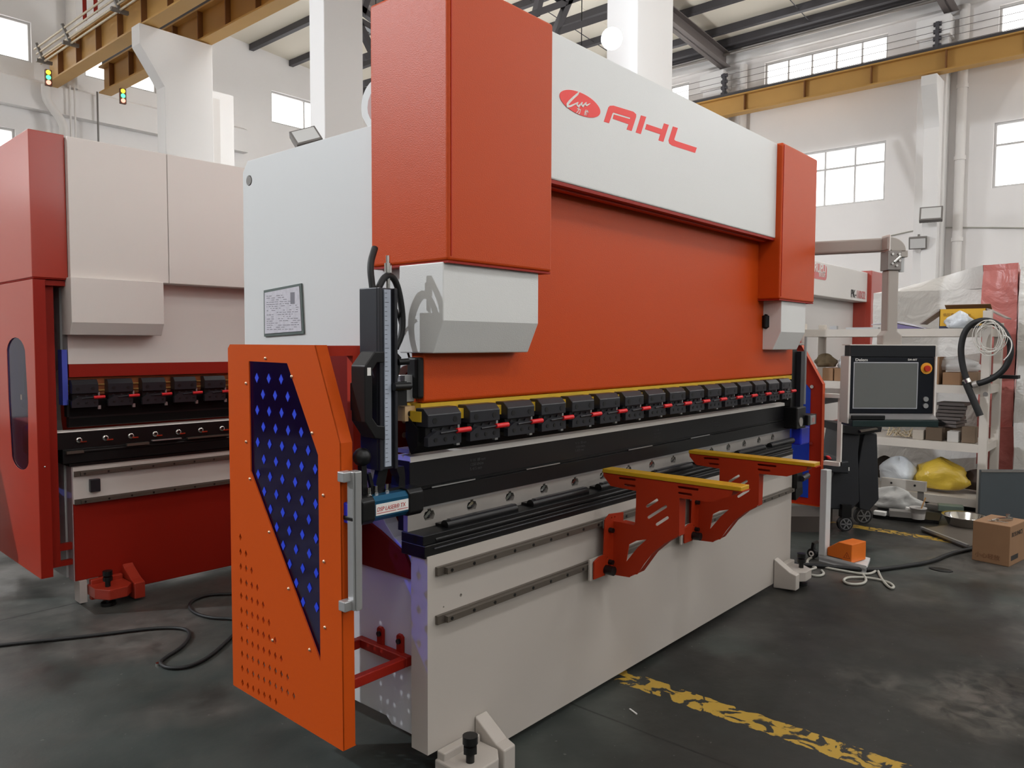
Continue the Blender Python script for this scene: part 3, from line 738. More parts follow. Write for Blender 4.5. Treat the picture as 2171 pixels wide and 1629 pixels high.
text('力', (q0[0], YS - .002, q0[1]), (1, 0, 0), (0, 0, 1), .027, SIGNW, em, 'character', .0004, shear=.3, bold=.0006)
text('维', (q1[0], YS - .002, q1[1]), (1, 0, 0), (0, 0, 1), .027, SIGNW, em, 'character', .0004, shear=.3, bold=.0006)
for nm, polys in (('letter_a', [[(815, 695), (868, 530), (885, 512), (925, 510), (1155, 580), (1187, 610), (1187, 640), (1135, 803), (1078, 785), (1100, 725), (918, 662), (932, 612), (1115, 665), (1122, 650), (925, 590), (915, 600), (875, 713)]]),
                  ('letter_h', [[(1243, 622), (1303, 640), (1240, 838), (1182, 820)], [(1307, 722), (1485, 782), (1508, 714), (1563, 732), (1500, 928), (1443, 910), (1465, 840), (1290, 782)]]),
                  ('letter_l', [[(1610, 750), (1667, 768), (1625, 900), (1640, 915), (1885, 995), (1865, 1055), (1600, 970), (1568, 945), (1560, 910)]])):
    b = MB()
    for pl in polys: b.prism([zp(*p) for p in pl], 'y', YS - .0004, YS + .0005, SIGNRED)
    b.build(nm, PB)

# safety side enclosure, left
XD = -.30
dp = [(.743, .262), (.743, 1.525), (.728, 1.54), (.20, 1.54), (.07, 1.235), (.065, .252)]
aw = [(.599, 1.481), (.357, 1.479), (.185, 1.187), (.183, .51), (.597, 1.087)]
aw_o = [(.607, 1.489), (.352, 1.487), (.177, 1.190), (.175, .490), (.605, 1.083)]
perf = [dia(.675 - .0372 * j, .836 - .0545 * i, .0085, .0145) for i in range(11) for j in range(i + 1) if .836 - .0545 * i > .30 or j < 7]
b = MB(); b.prism(dp, 'x', XD - .003, XD + .002, ORANGE_D, [aw] + perf)
for i in range(len(dp)):   # returned edges all round
    (ya, za), (yb_, zb2) = dp[i], dp[(i + 1) % len(dp)]
    w_ = .05 if i in (0, 1, 2, 5) else .085
    if i in (3, 4): w_ = .045
    b.add([(XD - .003, ya, za), (XD - .003, yb_, zb2), (XD + w_, yb_, zb2), (XD + w_, ya, za)], [(0, 1, 2, 3)], ORANGE_D)
SD = b.build('side_door', PB)
b = MB(); b.prism(aw_o, 'x', XD + .0045, XD + .0075, TINT); b.build('tinted_window', SD)
inner = [(.590, 1.470), (.361, 1.468), (.194, 1.184), (.191, .55), (.588, 1.09)]
b = MB()
for i in range(18):
    z = 1.423 - .0570 * i
    for j in range(-4, 12):
        y = .48 - .077 * j + (.0385 if i % 2 else 0)
        if inside((y, z), inner): b.prism(dia(y, z, .0125, .0175), 'x', XD + .0025, XD + .0038, mat('blue_diamond_print', (28, 62, 214), .5))
b.build('blue_diamond_pattern', SD)
sc0 = None
for y, z in ((.488, 1.493), (.617, 1.402), (.328, 1.435), (.215, 1.256), (.177 - .02, 1.061), (.157, .846), (.155, .631), (.622, 1.192), (.60, 1.06), (.478, .888), (.362, .713), (.242, .534), (.466, .507)):
    if sc0 is None:
        b = MB(); b.sphere((XD - .003, y, z), .0062, mat('brass_screw', (226, 190, 160), .25, metal=.8), 10, 6); sc0 = b.build('screw', SD); s0 = (y, z)
    else: c = copy_tree(sc0, SD); c.location = c.location + Vector((0, y - s0[0], z - s0[1]))
b = MB(); b.box(-.292, -.258, .018, .05, .712, 1.15, ALU); b.box(-.287, -.264, .012, .018, .712, 1.15, ALU); b.box(-.318, -.280, .03, .064, 1.118, 1.15, ALU); b.box(-.318, -.280, .03, .064, .712, .744, ALU)
b.build('door_handle', SD, .003)
# inner liner behind the door, rails and tabs that carry it
b = MB(); b.prism([(.10, .715), (.66, .715), (.66, .17), (1.2, .17), (1.2, 1.50), (.62, 1.50), (.62, 1.535), (.44, 1.535), (.44, 1.50), (.42, 1.50), (.42, .9), (.30, .86), (.16, .80)], 'x', .036, .048, mat('dark_liner_red', (112, 16, 8), .6, spec=.15))
b.box(-.24, .04, .40, .44, 1.50, 1.537, REDOR); b.box(.0, .045, .40, .435, .72, 1.50, REDOR); b.build('inner_guard', PB)
b = MB(); b.box(.018, .048, .13, .42, .40, .435, REDD); b.box(-.30, .018, .13, .16, .40, .435, REDD); b.box(-.30, .018, .39, .42, .40, .435, REDD)
for y in (.30, .19): b.prism([(y - .018, .43), (y + .018, .43), (y + .018, .492), (y + .008, .50), (y - .008, .50), (y - .018, .492)], 'x', .036, .049, REDD)
b.build('door_carrier', PB, .003, 1)
for y in (.30, .19): b = MB(); b.cyl((.028, y, .475), (.036, y, .475), .010, BOLT, 10); b.build('carrier_bolt', PB)
# right enclosure, seen from inside
XE = 4.25
dpr = [(.80, .30), (.80, 1.54), (.32, 1.54), (.15, 1.245), (.145, .30)]
awr = [(.66, 1.47), (.50, 1.47), (.265, 1.19), (.265, .36), (.66, .30 + .1)]
b = MB(); b.prism(dpr, 'x', XE, XE + .004, REDOR, [awr])
for i in range(len(dpr)):
    (ya, za), (yb_, zb2) = dpr[i], dpr[(i + 1) % len(dpr)]
    b.add([(XE + .004, ya, za), (XE + .004, yb_, zb2), (XE - .05, yb_ , zb2), (XE - .05, ya, za)], [(0, 1, 2, 3)], ORANGE)
SE = b.build('side_door', PB); b = MB(); b.prism([(.67, 1.48), (.49, 1.48), (.255, 1.195), (.255, .35), (.67, .35)], 'x', XE - .006, XE - .002, mat('blue_backed_film', (20, 66, 190), .25)); b.build('tinted_window', SE)
for p in ((.245, 1.22), (.24, 1.0), (.24, .78)): b = MB(); b.cyl((XE - .004, p[0], p[1]), (XE - .012, p[0], p[1]), .014, CHROME, 10); b.build('window_screw', SE)
b = MB(); b.box(XE + .03, XE + .06, .03, .06, .62, 1.17, WHITE2); b.box(XE, XE + .06, .03, .15, 1.14, 1.17, WHITE2); b.box(XE, XE + .06, .03, .15, .62, .65, WHITE2); b.build('door_handle', SE)
b = MB(); b.box(3.2, XE, .68, .74, .3, .36, REDD); b.box(3.2, XE, .68, .74, 1.45, 1.5, REDD); b.box(3.22, 3.35, .12, .7, .36, .9, REDD); b.build('door_carrier', PB)
b = MB(); b.prism([(.10, .30), (.6, .30), (.6, .86), (.10, .86)], 'x', 3.19, 3.20, REDOR); b.build('inner_guard', PB)

# laser guard, left: slide column with ruler
b = MB(); b.box(-.170, -.095, .05, .14, 1.135, 1.725, mat('anthracite_profile', (46, 48, 54), .4, metal=.2)); b.box(-.170, -.158, .036, .05, 1.135, 1.725, DKGREY); b.box(-.107, -.095, .036, .05, 1.135, 1.725, DKGREY)
LC = b.build('laser_slide_column', PB, .003)
b = MB(); b.box(-.143, -.117, .045, .05, 1.145, 1.72, mat('ruler_grey', (168, 176, 190), .45))
for i in range(38):
    z = 1.16 + .0148 * i; b.box(-.141, -.132 if i % 5 else -.126, .0445, .045, z, z + .0012, INK)
b.build('ruler', LC)
b = MB(); b.prism([(1.50, -.20), (1.53, -.17), (1.53, -.155), (1.22, -.155), (1.25, -.20)], 'y', .03, .05, BLACK)
b = MB()
b.prism([(-.155, 1.52), (-.195, 1.52), (-.235, 1.475), (-.235, 1.30), (-.195, 1.245), (-.155, 1.235), (-.155, 1.28), (-.185, 1.285), (-.205, 1.31), (-.205, 1.46), (-.185, 1.485), (-.155, 1.485)], 'y', .03, .10, BLACK)
b.box(-.225, -.15, .09, .12, 1.33, 1.42, BLACK)
b.build('grip_bracket', LC, .003)
b = MB(); b.box(-.226, -.212, .0285, .030, 1.445, 1.47, SIGNW); b.build('white_label', LC)
b = MB(); b.cyl((-.09, .04, 1.485), (-.055, .03, 1.487), .011, BLACK, 12); b.prism([(-.095, 1.43), (-.095, 1.53), (-.06, 1.50), (-.065, 1.46), (-.075, 1.43)], 'y', .06, .10, BLACK); b.box(-.095, -.045, .05, .10, 1.34, 1.42, BLACK); b.cyl((-.115, .035, 1.405), (-.045, .035, 1.405), .013, BLACK, 10); b.build('clamp_lever', LC)
b = MB(); b.box(-.045, -.002, .06, .10, 1.35, 1.44, ALU); b.build('aluminium_mount', PB, .002)
b = MB(); b.box(-.045, .02, .06, .10, 1.285, 1.335, BRASS); b.cyl((-.022, .06, 1.31), (-.022, .054, 1.31), .011, BOLT, 10); b.build('beige_bracket', PB)
b = MB(); b.box(-.012, .016, .030, .09, 1.36, 1.50, BLACKM); b.build('ram_stop_block', PB, .008)
b = MB(); b.tube([(-.155, .09, 1.725), (-.158, .10, 1.80), (-.12, .12, 1.86)], .011, RUBBER, 10); b.tube([(-.135, .09, 1.72), (-.10, .09, 1.775), (-.055, .09, 1.76), (-.02, .10, 1.66), (-.02, .10, 1.58), (-.05, .10, 1.53)], .011, RUBBER, 10)
b.tube([(-.045, .10, 1.66), (-.01, .12, 1.60), (.02, .12, 1.52), (.05, .14, 1.48)], .004, RUBBER, 8); b.build('laser_cable', LC)
b = MB(); b.cyl((-.09, .09, 1.725), (-.09, .09, 1.835), .007, CHROME, 10); b.cyl((-.09, .09, 1.78), (-.09, .09, 1.81), .012, CHROME, 8); b.build('threaded_rod', LC)
# transmitter box
Tm = Matrix.Rotation(0, 4, 'Z')
def tx(x0, x1, m, h0=.972, h1=1.052, y0=.012, y1=.088): 
    b = MB(); c = .014
    b.prism([(y0 + c, h0), (y1 - c, h0), (y1, h0 + c), (y1, h1 - c), (y1 - c, h1), (y0 + c, h1), (y0, h1 - c), (y0, h0 + c)], 'x', x0, x1, m); return b
LT = tx(-.185, -.045, BLUET).build('laser_transmitter', PB)
tx(-.235, -.185, BLACK, .968, 1.056, .008, .092).build('rear_cap', LT, .004); tx(-.045, .018, BLACK, .966, 1.058, .006, .094).build('front_cap', LT, .004); LT.location = (-.028, 0, .008)
b = MB(); b.box(-.262, -.235, .03, .075, .975, 1.04, BLUEP); b.box(-.265, -.235, .02, .085, .985, 1.0, BLACK); b.build('blue_connector', LT, .004)
b = MB(); b.prism([(-.182, .992), (-.047, .992), (-.047, 1.028), (-.182, 1.028)], 'y', .0095, .0115, SIGNW); lb = b.build('label_plate', LT)
text('DSP LASER® TX', (-.179, .009, 1.005), (1, 0, 0), (0, 0, 1), .0195, INKR, lb, 'lettering', .0003, shear=.2, sx=.86)
b = MB(); b.box(-.179, -.10, .0090, .0094, .998, 1.0, INKR); b.box(-.095, -.05, .0090, .0094, .998, 1.0, INKR); b.build('underline', lb)
for x, y in ((-.185, .04), (-.15, .05), (-.105, .05), (-.22, .06)): b = MB(); b.cyl((x, y, 1.05), (x, y, 1.08), .006, CHROME, 8); b.cyl((x, y, 1.05), (x, y, 1.058), .009, CHROME, 8); b.build('adjusting_screw', LT)
b = MB(); b.box(-.21, -.05, .055, .12, 1.056, 1.07, BLACK); b.prism([(-.075, 1.06), (-.045, 1.06), (-.045, 1.10), (-.05, 1.135), (-.085, 1.135), (-.07, 1.10)], 'y', .06, .10, BLACK); b.prism([(-.16, 1.06), (-.12, 1.06), (-.10, 1.135), (-.14, 1.135)], 'y', .08, .10, BLACK); b.sphere((-.225, .06, 1.185), .03, BLACK, 14, 8); b.beam((-.225, .06, 1.17), (-.22, .06, 1.04), .02, .02, BLACK); b.beam((-.20, .06, 1.13), (-.18, .06, 1.06), .012, .012, BLACK); b.build('adjusting_bracket', LC)
# laser guard, right
b = MB(); b.box(3.31, 3.40, .05, .13, 1.12, 1.53, BLACK); b.box(3.40, 3.46, .02, .1, 1.10, 1.50, DKGREY); b.build('laser_slide_column', PB)
b = MB(); b.cyl((3.5, .03, 1.14), (3.5, .03, 1.60), .010, ALU, 8); b.build('threaded_rod', PB)
b = MB(); b.box(3.30, 3.46, .0, .10, .985, 1.13, BLACK); b.build('laser_receiver', PB, .008)
b = MB(); b.box(3.44, 3.60, -.02, .06, 1.0, 1.07, BLACK); b.box(3.47, 3.56, -.028, .06, 1.005, 1.065, ALU); b.cyl((3.36, -.006, 1.03), (3.36, .0, 1.03), .03, STEEL, 16); b.box(3.50, 3.54, -.03, -.028, 1.02, 1.05, mat('pink_label', (206, 150, 146), .5)); b.build('receiver_box', PB, .004)
b = MB(); b.box(3.46, 3.62, .03, .10, .86, .98, BLUEP); b.build('blue_plastic_cap', PB, .01)
b = MB(); b.box(3.245, 3.34, -.03, .08, .60, .70, BLACK); b.cyl((3.30, -.04, .66), (3.40, -.04, .67), .02, DKGREY, 10); b.prism([(3.26, .52), (3.38, .55), (3.36, .66), (3.25, .62)], 'y', -.02, .06, BLACKM); b.build('rail_end_motor', PB)
# tank and round cover on top of the rear
b = MB(); b.prism(arc(.355, 2.42, .09, .09, -20, 200, 16) + [(.27, 2.336), (.40, 2.336)], 'x', .08, .30, GREYW); b.prism(arc(.34, 2.41, .055, .06, 0, 340, 14), 'x', .07, .08, mat('rose_grey', (170, 130, 124), .5)); b.build('oil_tank', PB)

# document pouch on the side frame
b = MB(); b.prism([(1.073, 1.572), (.778, 1.583), (.792, 1.786), (1.071, 1.769)], 'x', .043, .049, mat('dark_pouch_edge', (84, 96, 92), .5)); DP = b.build('document_pouch')
tag(DP, 'clear document pouch with a printed form stuck to the white side of the press', 'document pouch')
b = MB(); b.prism([(1.062, 1.584), (.790, 1.594), (.803, 1.775), (1.060, 1.758)], 'x', .0405, .043, PAPER); pg = b.build('printed_form', DP)
b = MB(); random.seed(3)
for i in range(17):
    z = 1.742 - .0088 * i; y = 1.045
    while y > .815:
        l = random.uniform(.006, .03)
        if random.random() < .72 and not (y < .88 and z > 1.70): b.box(.0400, .0405, y - l, y, z, z + .0022, mat('grey_print', (120, 118, 126), .6))
        y -= l + random.uniform(.004, .012)
b.box(.0400, .0405, .835, .865, 1.705, 1.752, mat('grey_print', (120, 118, 126), .6)); b.build('printed_lines', pg)

# ---------------------------------------------------------------- sheet support arms
def arm_pts(l): return [(lambda p: (p.y, p.z))(at(1220 + a * .2487, 930 + c * .2487, x=1.05)) for a, c in l]
SA = thing('sheet_support_arm', 'orange sheet support arm nearest the left, gold top plate catching the light', 'support arm', (1.05, -.3, .6))
web = arm_pts([(235, 278), (240, 320), (300, 405), (518, 448), (513, 715), (500, 740), (375, 712), (200, 690), (175, 760), (190, 1140), (460, 1185), (485, 1160), (525, 1160), (580, 1075), (650, 985), (760, 895), (862, 842), (884, 815), (886, 508), (1150, 542), (1330, 490), (1345, 440)])
hl = [slot(*arm_pts([(610, 580), (695, 525)]), .006), slot(*arm_pts([(622, 675), (770, 580)]), .006), slot(*arm_pts([(692, 735), (785, 675)]), .006),
      slot(*arm_pts([(375, 338), (505, 352)]), .005), slot(*arm_pts([(420, 395), (505, 406)]), .005), slot(*arm_pts([(880, 415), (1040, 436)]), .005), slot(*arm_pts([(882, 465), (985, 480)]), .005),
      arm_pts([(430, 1055), (455, 905), (520, 872), (605, 862), (530, 930)])]
b = MB(); b.prism(web, 'x', 1.05, 1.055, ARMP, hl); wb = b.build('web_plate', SA)
b = MB()
ws = arm_pts([(200, 1150), (465, 1180), (530, 1150), (650, 985), (760, 895), (875, 835), (886, 508)])
for a, c in zip(ws, ws[1:]): b.add([(1.055, *a), (1.055, *c), (1.105, *c), (1.105, *a)], [(0, 1, 2, 3)], ARMP)
b.build('web_flange', SA); b = MB()
ws = arm_pts([(375, 712), (500, 742), (518, 448)])
for a, c in zip(ws, ws[1:]): b.add([(1.055, *a), (1.055, *c), (1.10, *c), (1.10, *a)], [(0, 1, 2, 3)], ARMP)
b.build('web_flange', SA)
tb = arm_pts([(235, 278), (240, 320), (300, 405), (518, 448), (1150, 542), (1330, 490), (1345, 440)])
b = MB(); b.prism(tb, 'x', 1.115, 1.12, ARMP); y0, z0 = tb[-1]; y1, z1 = tb[-2]; y2, z2 = tb[-3]
b.add([(1.05, y0, z0), (1.05, y1, z1), (1.12, y1, z1), (1.12, y0, z0)], [(0, 1, 2, 3)], ARMP); b.add([(1.05, y1, z1), (1.05, y2, z2), (1.12, y2, z2), (1.12, y1, z1)], [(0, 1, 2, 3)], ARMP)
b.box(1.05, 1.12, -.64, .0, .978, .982, ARMP); b.build('box_beam', SA)
b = MB(); b.box(1.048, 1.122, -.635, .008, .981, .998, YELLOWG); b.build('gold_top_plate', SA, .002)
b = MB(); b.prism([(.975, .56), (1.13, .56), (1.13, .80), (1.02, .81), (.985, .79)], 'y', -.052, -.046, ARMP, [circ(1.005, .62, .005), circ(1.035, .79, .004), circ(1.06, .79, .004)])
b.prism([(.90, .55), (.98, .55), (.98, .64), (.94, .64), (.90, .625)], 'y', -.058, -.05, ARMP); mp = b.build('mounting_plate', SA, .001, 1)
for z in (.74, .60): b = MB(); b.cyl((1.02, -.052, z), (1.02, -.072, z), .011, BOLT, 10); b.build('mounting_bolt', mp)
b = MB(); b.cyl((.985, -.058, .575), (.985, -.10, .575), .02, BOLT, 16); b.build('locking_knob', SA)
b = MB(); b.box(.885, .985, -.046, -.037, .545, .635, APRON); b.box(.99, 1.12, -.046, -.036, .75, .79, GREYP); b.build('slider_block', SA)
S2 = copy_tree(SA); S2.matrix_basis = Matrix.Translation((.785, 0, 0)) @ S2.matrix_basis
tag(S2, 'orange sheet support arm farther along, nearer the control panel', 'support arm')
for o in (SA, S2): o['group'] = 'support arms on the press brake table'

# ================================================================ RED MACHINE on the left (own coordinates, turned by -2 degrees)
LM = thing('press_brake', 'red press brake with warm white covers at the left edge', 'press brake', (.256, 2.930, 0), math.radians(-2), local=True)
b = MB(); b.prism([(-.34, .14), (-.19, .14), (-.17, .03), (3.0, .03), (3.0, .14), (3.1, .14), (3.1, .595), (-.34, .595)], 'y', 0, .10, REDD); b.build('table_plate', LM, .004)
b = MB(); b.box(-.34, 3.1, .0, .10, .596, .825, WHITE2); b.build('table_upper_strip', LM, .003)
b = MB(); b.box(-.345, -.341, .004, .095, .14, .82, mat('unpainted_plate_edge', (176, 158, 160), .5)); b.build('plate_edge', LM)
rail(LM, -.335, 3.0, .775, .13); rail(LM, -.335, 3.0, .610, .13)
foot(LM, -.33, REDM, 1, 0., 1.3); foot(LM, 3.0, REDM, -1)
b = MB(); b.box(-.325, -.285, -.02, .07, .01, .14, mat('pale_block', (190, 182, 176), .5)); b.build('machined_block', LM)
b = MB(); b.box(-.255, -.20, -.03, 0, .66, .735, DKGREY); b.build('stop_block', LM, .003)
b = MB(); b.box(-.395, 3.1, -.02, .16, .84, .925, BLACKM); b.box(-.36, 3.1, -.012, .14, .82, .84, BLACK); b.cyl((-.3, -.014, .905), (3.0, -.014, .905), .012, BLACK, 8); b.build('bed_block', LM, .004)
b = MB(); b.box(-.42, 3.1, -.01, .10, .925, 1.022, BLACK); b.prism([(-.01, 1.022), (.10, 1.022), (.07, 1.03), (.0, 1.028)], 'x', -.42, 3.1, mat('bright_die_edge', (190, 184, 178), .4)); b.build('die_block', LM)
for q in ((-.38, -.29, .90, .915, STEELD), (-.05, .08, .915, .93, STEELD), (.10, .28, .932, .938, ALU), (.32, .6, .925, .935, STEELD)): b = MB(); b.box(q[0], q[1], -.045, -.021, q[2], q[3], q[4]); b.build('clamp_strip', LM)
c0 = None
for i in range(8):
    if c0 is None:
        b = MB(); x = -.305; b.lathe([(.0, -.005), (.012, -.005), (.019, -.001), (.019, .004)], (x, -.012, .972), CHROME, 14, 'y'); b.box(x + .005, x + .04, -.02, -.01, .958, .966, CHROME); b.cyl((x, -.019, .975), (x, -.014, .975), .009, BOLT, 8); c0 = b.build('wedge_screw', LM)
    else: copy_part(c0, .145 * i)
b = MB(); b.prism([(.0, 1.20), (.0, 1.10), (.015, 1.05), (.03, 1.045), (.05, 1.05), (.05, 1.20)], 'x', -.35, 3.1, BLACK); b.box(-.36, 3.1, .0, .05, 1.11, 1.21, BLACKM); b.build('punch', LM)
c0 = make_clamp(LM, -.344, 1.330, .142, .02, 1.0)
for i in range(1, 8): copy_part(c0, .1955 * i)
b = MB(); b.box(-.35, 3.1, .03, .10, 1.235, 1.34, mat('rust_brown_steel', (150, 82, 40), .55)); b.box(-.37, 3.1, .02, .03, 1.255, 1.262, RUNWAY); b.box(-.37, 3.1, .02, .03, 1.29, 1.296, RUNWAY); b.build('ram_lower_edge', LM)
b = MB(); b.box(-.344, 3.1, .0, .10, 1.341, 1.415, REDD); b.build('red_ram_strip', LM)
b = MB(); b.box(-.344, 3.1, .01, .10, 1.416, 1.95, WHITE2); b.build('ram', LM)
b = MB(); b.prism([(-.155, 1.908), (-.155, 1.655), (-.115, 1.585), (.01, 1.585), (.01, 1.908)], 'x', -.37, .14, WHITE2); b.build('cylinder_cover', LM, .003)
b = MB(); b.box(-.36, .188, -.12, .3, 1.905, 2.69, WHITE2); b.build('upper_cover', LM, .004); b = MB(); b.box(.191, 2.9, -.12, .3, 1.905, 2.69, WHITE2); b.build('upper_cover', LM, .004)
b = MB(); b.box(-.54, -.362, -.085, 1.3, 1.90, 2.70, REDM); b.box(-.535, -.37, -.08, 1.3, 1.893, 1.90, REDD); b.build('side_upper_cover', LM, .004)
ov = arc(.26, 1.47, .19, .10, 15, 165, 8) + [(.050, 1.2)] + arc(.24, .87, .17, .07, 190, 350, 8) + [(.44, 1.2)]
b = MB(); lp = [(-.10, .222), (-.10, 1.888), (1.3, 1.888), (1.3, .222)]; b.prism(lp, 'x', -.543, -.54, REDM, [ov])
b.box(-.54, -.482, -.10, -.097, .222, 1.888, REDD); b.box(-.54, -.48, -.097, 1.3, 1.885, 1.888, REDM); b.box(-.54, -.50, -.097, 1.3, .222, .225, REDM); LD = b.build('side_door', LM)
b = MB(); b.prism([(y * 1.0, z) for y, z in ((.03, .77), (.03, 1.60), (.47, 1.60), (.47, .77))], 'x', -.537, -.534, TINT2); b.build('tinted_window', LD)
b = MB(); b.sphere((-.51, -.101, .85), .006, CHROME, 8, 6); b.build('screw', LD)
b = MB(); b.box(-.48, -.42, -.02, .06, .25, 1.89, REDD); b.box(-.42, -.36, .30, .34, .3, 1.9, REDD); b.box(-.48, -.345, .02, .05, .33, .37, REDD); b.box(-.48, -.345, .02, .05, .24, .27, REDD); b.box(-.47, -.36, -.06, .25, 1.86, 1.89, REDD); b.build('door_post', LM)
b = MB(); b.prism([(.12, .14), (1.2, .14), (1.2, 2.3), (.12, 2.3), (.12, 1.25)] + arc(.12, 1.14, .2, .25, 85, -85, 10) + [(.12, .83)], 'x', -.35, -.30, GREYW); b.build('side_frame', LM)
b = MB(); b.box(-.30, 3.0, .5, .55, .8, 1.6, REDM); b.build('rear_panel', LM)
b = MB(); b.box(-.38, -.352, .0, .07, 1.18, 1.50, mat('blue_lit_film', (70, 84, 190), .5)); b.build('blue_film_strip', LM)  # blue light falling through the tinted window, painted as a strip
# machinery seen through its tinted window
b = MB(); b.cyl((-.45, .20, 1.24), (-.45, .20, 1.36), .07, REDD, 16); b.cyl((-.45, .20, 1.21), (-.45, .20, 1.24), .09, CHROME, 16); b.cyl((-.45, .20, 1.0), (-.45, .20, 1.05), .05, STEELD, 14); b.lathe([(.05, -.1), (.07, -.08), (.07, .06), (.04, .08)], (-.45, .26, .98), STEELD, 16)
b.tube([(-.46, .42, 1.16), (-.46, .30, 1.2), (-.46, .18, 1.19), (-.46, .10, 1.12)], .024, mat('blue_hose', (40, 80, 130), .4), 10); b.build('hydraulic_valve', LM)
for i in range(14):
    b = MB(); z = .82 + .045 * i; b.box(-.50, -.43, .05, .12 if i > 4 else .16, z, z + .022, BLUEP)
    if i == 0: h0 = b.build('blue_terminal', LM)
    else: b.build('blue_terminal', LM)
b = MB(); b.box(-.44, -.42, .02, .5, .75, 1.62, mat('grey_inner_plate', (120, 124, 130), .5)); b.build('inner_plate', LM)
# red cabinet at the very left edge beyond it
b = MB(); b.box(-1.3, -.72, 1.05 + 2.93, 2.6 + 2.93, .0, .9, REDD); b.box(-1.3, -.73, 1.05 + 2.93, 1.6 + 2.93, .9, 1.3, GREYW)
o = b.build('machine_cabinet'); tag(o, 'red and white cabinet edge standing behind the red press brake at the far left', 'cabinet')

# floor cables on the left
def cable(name, pts, r, m, label, cat='cable', n=8, z=None, group=None):
    b = MB(); b.tube([(p.x, p.y, (r if z is None else z) + .001) for p in pts], r, m, n, 3); o = b.build(name); return tag(o, label, cat, group)
fz = lambda L_: [at(a, c, z=0) for a, c in L_]
cable('floor_cable', fz([(-60, 1380), (60, 1366), (200, 1352), (330, 1335), (395, 1336), (405, 1352), (385, 1378), (345, 1402), (338, 1412), (355, 1422), (400, 1420), (440, 1400), (470, 1375), (500, 1345)]), .009, RUBBER, 'long black cable snaking over the floor in from the left edge')
cable('floor_cable', fz([(560, 1258), (500, 1263), (440, 1264), (405, 1278), (400, 1292), (415, 1306), (450, 1315), (500, 1316), (560, 1330)]), .009, RUBBER, 'black cable loop on the floor beside the orange side door')
b = MB(); p = at(335, 1411, z=0); b.cyl((p.x, p.y, 0), (p.x, p.y, .012), .012, CHROME, 6); tag(b.build('hex_nut'), 'small shiny nut on the floor by the cable bend', 'nut')
b = MB(); p = at(1335, 1505, z=0); p2 = at(1350, 1516, z=0); b.beam((p.x, p.y, .003), (p2.x, p2.y, .003), .006, .004, SIGNW); tag(b.build('paper_scrap'), 'tiny white strip lying on the floor near the yellow line', 'scrap')

# ================================================================ CONTROL PANEL on its swivel arm
D = 4.9; pc = at(1886, 905, d=D); rz = math.atan2(CR.y, CR.x)
CP = thing('control_panel', 'machine control panel with grey screen hanging from a beige swivel arm', 'control panel', (pc.x, pc.y, pc.z), rz, local=True)
S_ = D / F
def lp_(px, py): return ((px - 1886) * S_, (905 - py) * S_)
def lbox(mb, x0, x1, y0, y1, d0, d1, m):
    a, c = lp_(x0, y1), lp_(x1, y0); mb.box(a[0], c[0], d0, d1, a[1], c[1], m)
b = MB(); lbox(b, 1799, 1974, 733, 878, 0, .09, BLACKM); b.build('housing', CP, .004)
b = MB(); lbox(b, 1797, 1976, 732, 757, -.012, .0, mat('black_lid', (16, 18, 24), .35)); lbox(b, 1797, 1976, 758, 876, -.008, 0, mat('black_front', (15, 17, 26), .3)); b.build('front_plate', CP, .002)
b = MB(); lbox(b, 1793, 1797, 756, 898, -.02, .1, WHITE2); lbox(b, 1975, 1979, 756, 900, -.02, .1, WHITE2); lbox(b, 1795, 1977, 731, 733, -.015, .1, WHITE2); b.build('side_trim', CP)
b = MB(); lbox(b, 1805, 1941, 768, 866.5, -.0105, -.008, mat('screen_border', (176, 178, 184), .4)); sb = b.build('screen_border', CP)
b = MB(); lbox(b, 1807, 1939, 770, 864.5, -.0125, -.0105, GLASSD); b.build('screen', sb)
b = MB(); x, z = lp_(1958, 781); b.cyl((x, -.008, z), (x, -.014, z), .036, mat('amber_ring', (226, 158, 40), .5), 24); b.cyl((x, -.014, z), (x, -.03, z), .019, mat('red_button', (190, 40, 20), .4), 20); b.build('emergency_stop', CP)
for py, nm in ((846, 'a'), (860, 'b')):
    b = MB(); x, z = lp_(1958.5, py); b.cyl((x, -.008, z), (x, -.018, z), .016, ALU, 16); b.build('push_button', CP)
x, z = lp_(1808, 766); text('Delem', (x, -.0085, z), (1, 0, 0), (0, 0, 1), .024, SIGNW, CP, 'maker_lettering', .0004, sx=1.25, bold=.0006)
x, z = lp_(1919, 764.5); text('DA-66T', (x, -.0085, z), (1, 0, 0), (0, 0, 1), .016, SIGNW, CP, 'type_lettering', .0004, sx=1.1, bold=.0005)
b = MB(); a, c = lp_(1797, 888), lp_(1975, 877); b.prism([(-.008, c[1]), (-.07, a[1] + .004), (-.07, a[1]), (.09, a[1]), (.09, c[1])], 'x', a[0], c[0], mat('satin_tray', (150, 148, 148), .3, metal=.5)); b.build('keyboard_tray', CP)
b = MB(); lbox(b, 1796, 1976, 889, 903, -.075, .09, mat('dark_green_tray', (24, 42, 42), .35)); lbox(b, 1794, 1864, 879, 888, -.078, -.06, BLACKM); b.build('lower_tray', CP, .004)
b = MB(); w_ = .053
for (pa, pb, ww) in (((1884, 733), (1884, 719), .16), ((1884, 719), (1884, 706), .13)):
    pass
q = [lp_(*p) for p in ((1866, 732), (1866, 712), (1874, 702), (1873, 575), (1896, 575), (1897, 702), (1907, 712), (1907, 732))]
b.prism(q, 'y', .0, .085, BEIGE); b.build('hanging_tube', CP, .008)
b = MB(); a, c = lp_(1870, 575), lp_(1899, 535); b.box(a[0], c[0], -.01, .09, a[1], c[1], mat('grey_joint', (140, 134, 130), .4, metal=.3))
b.cyl((lp_(1905, 540)[0], .04, lp_(0, 578)[1]), (lp_(1905, 540)[0], .04, lp_(0, 538)[1]), .022, ALU, 14)
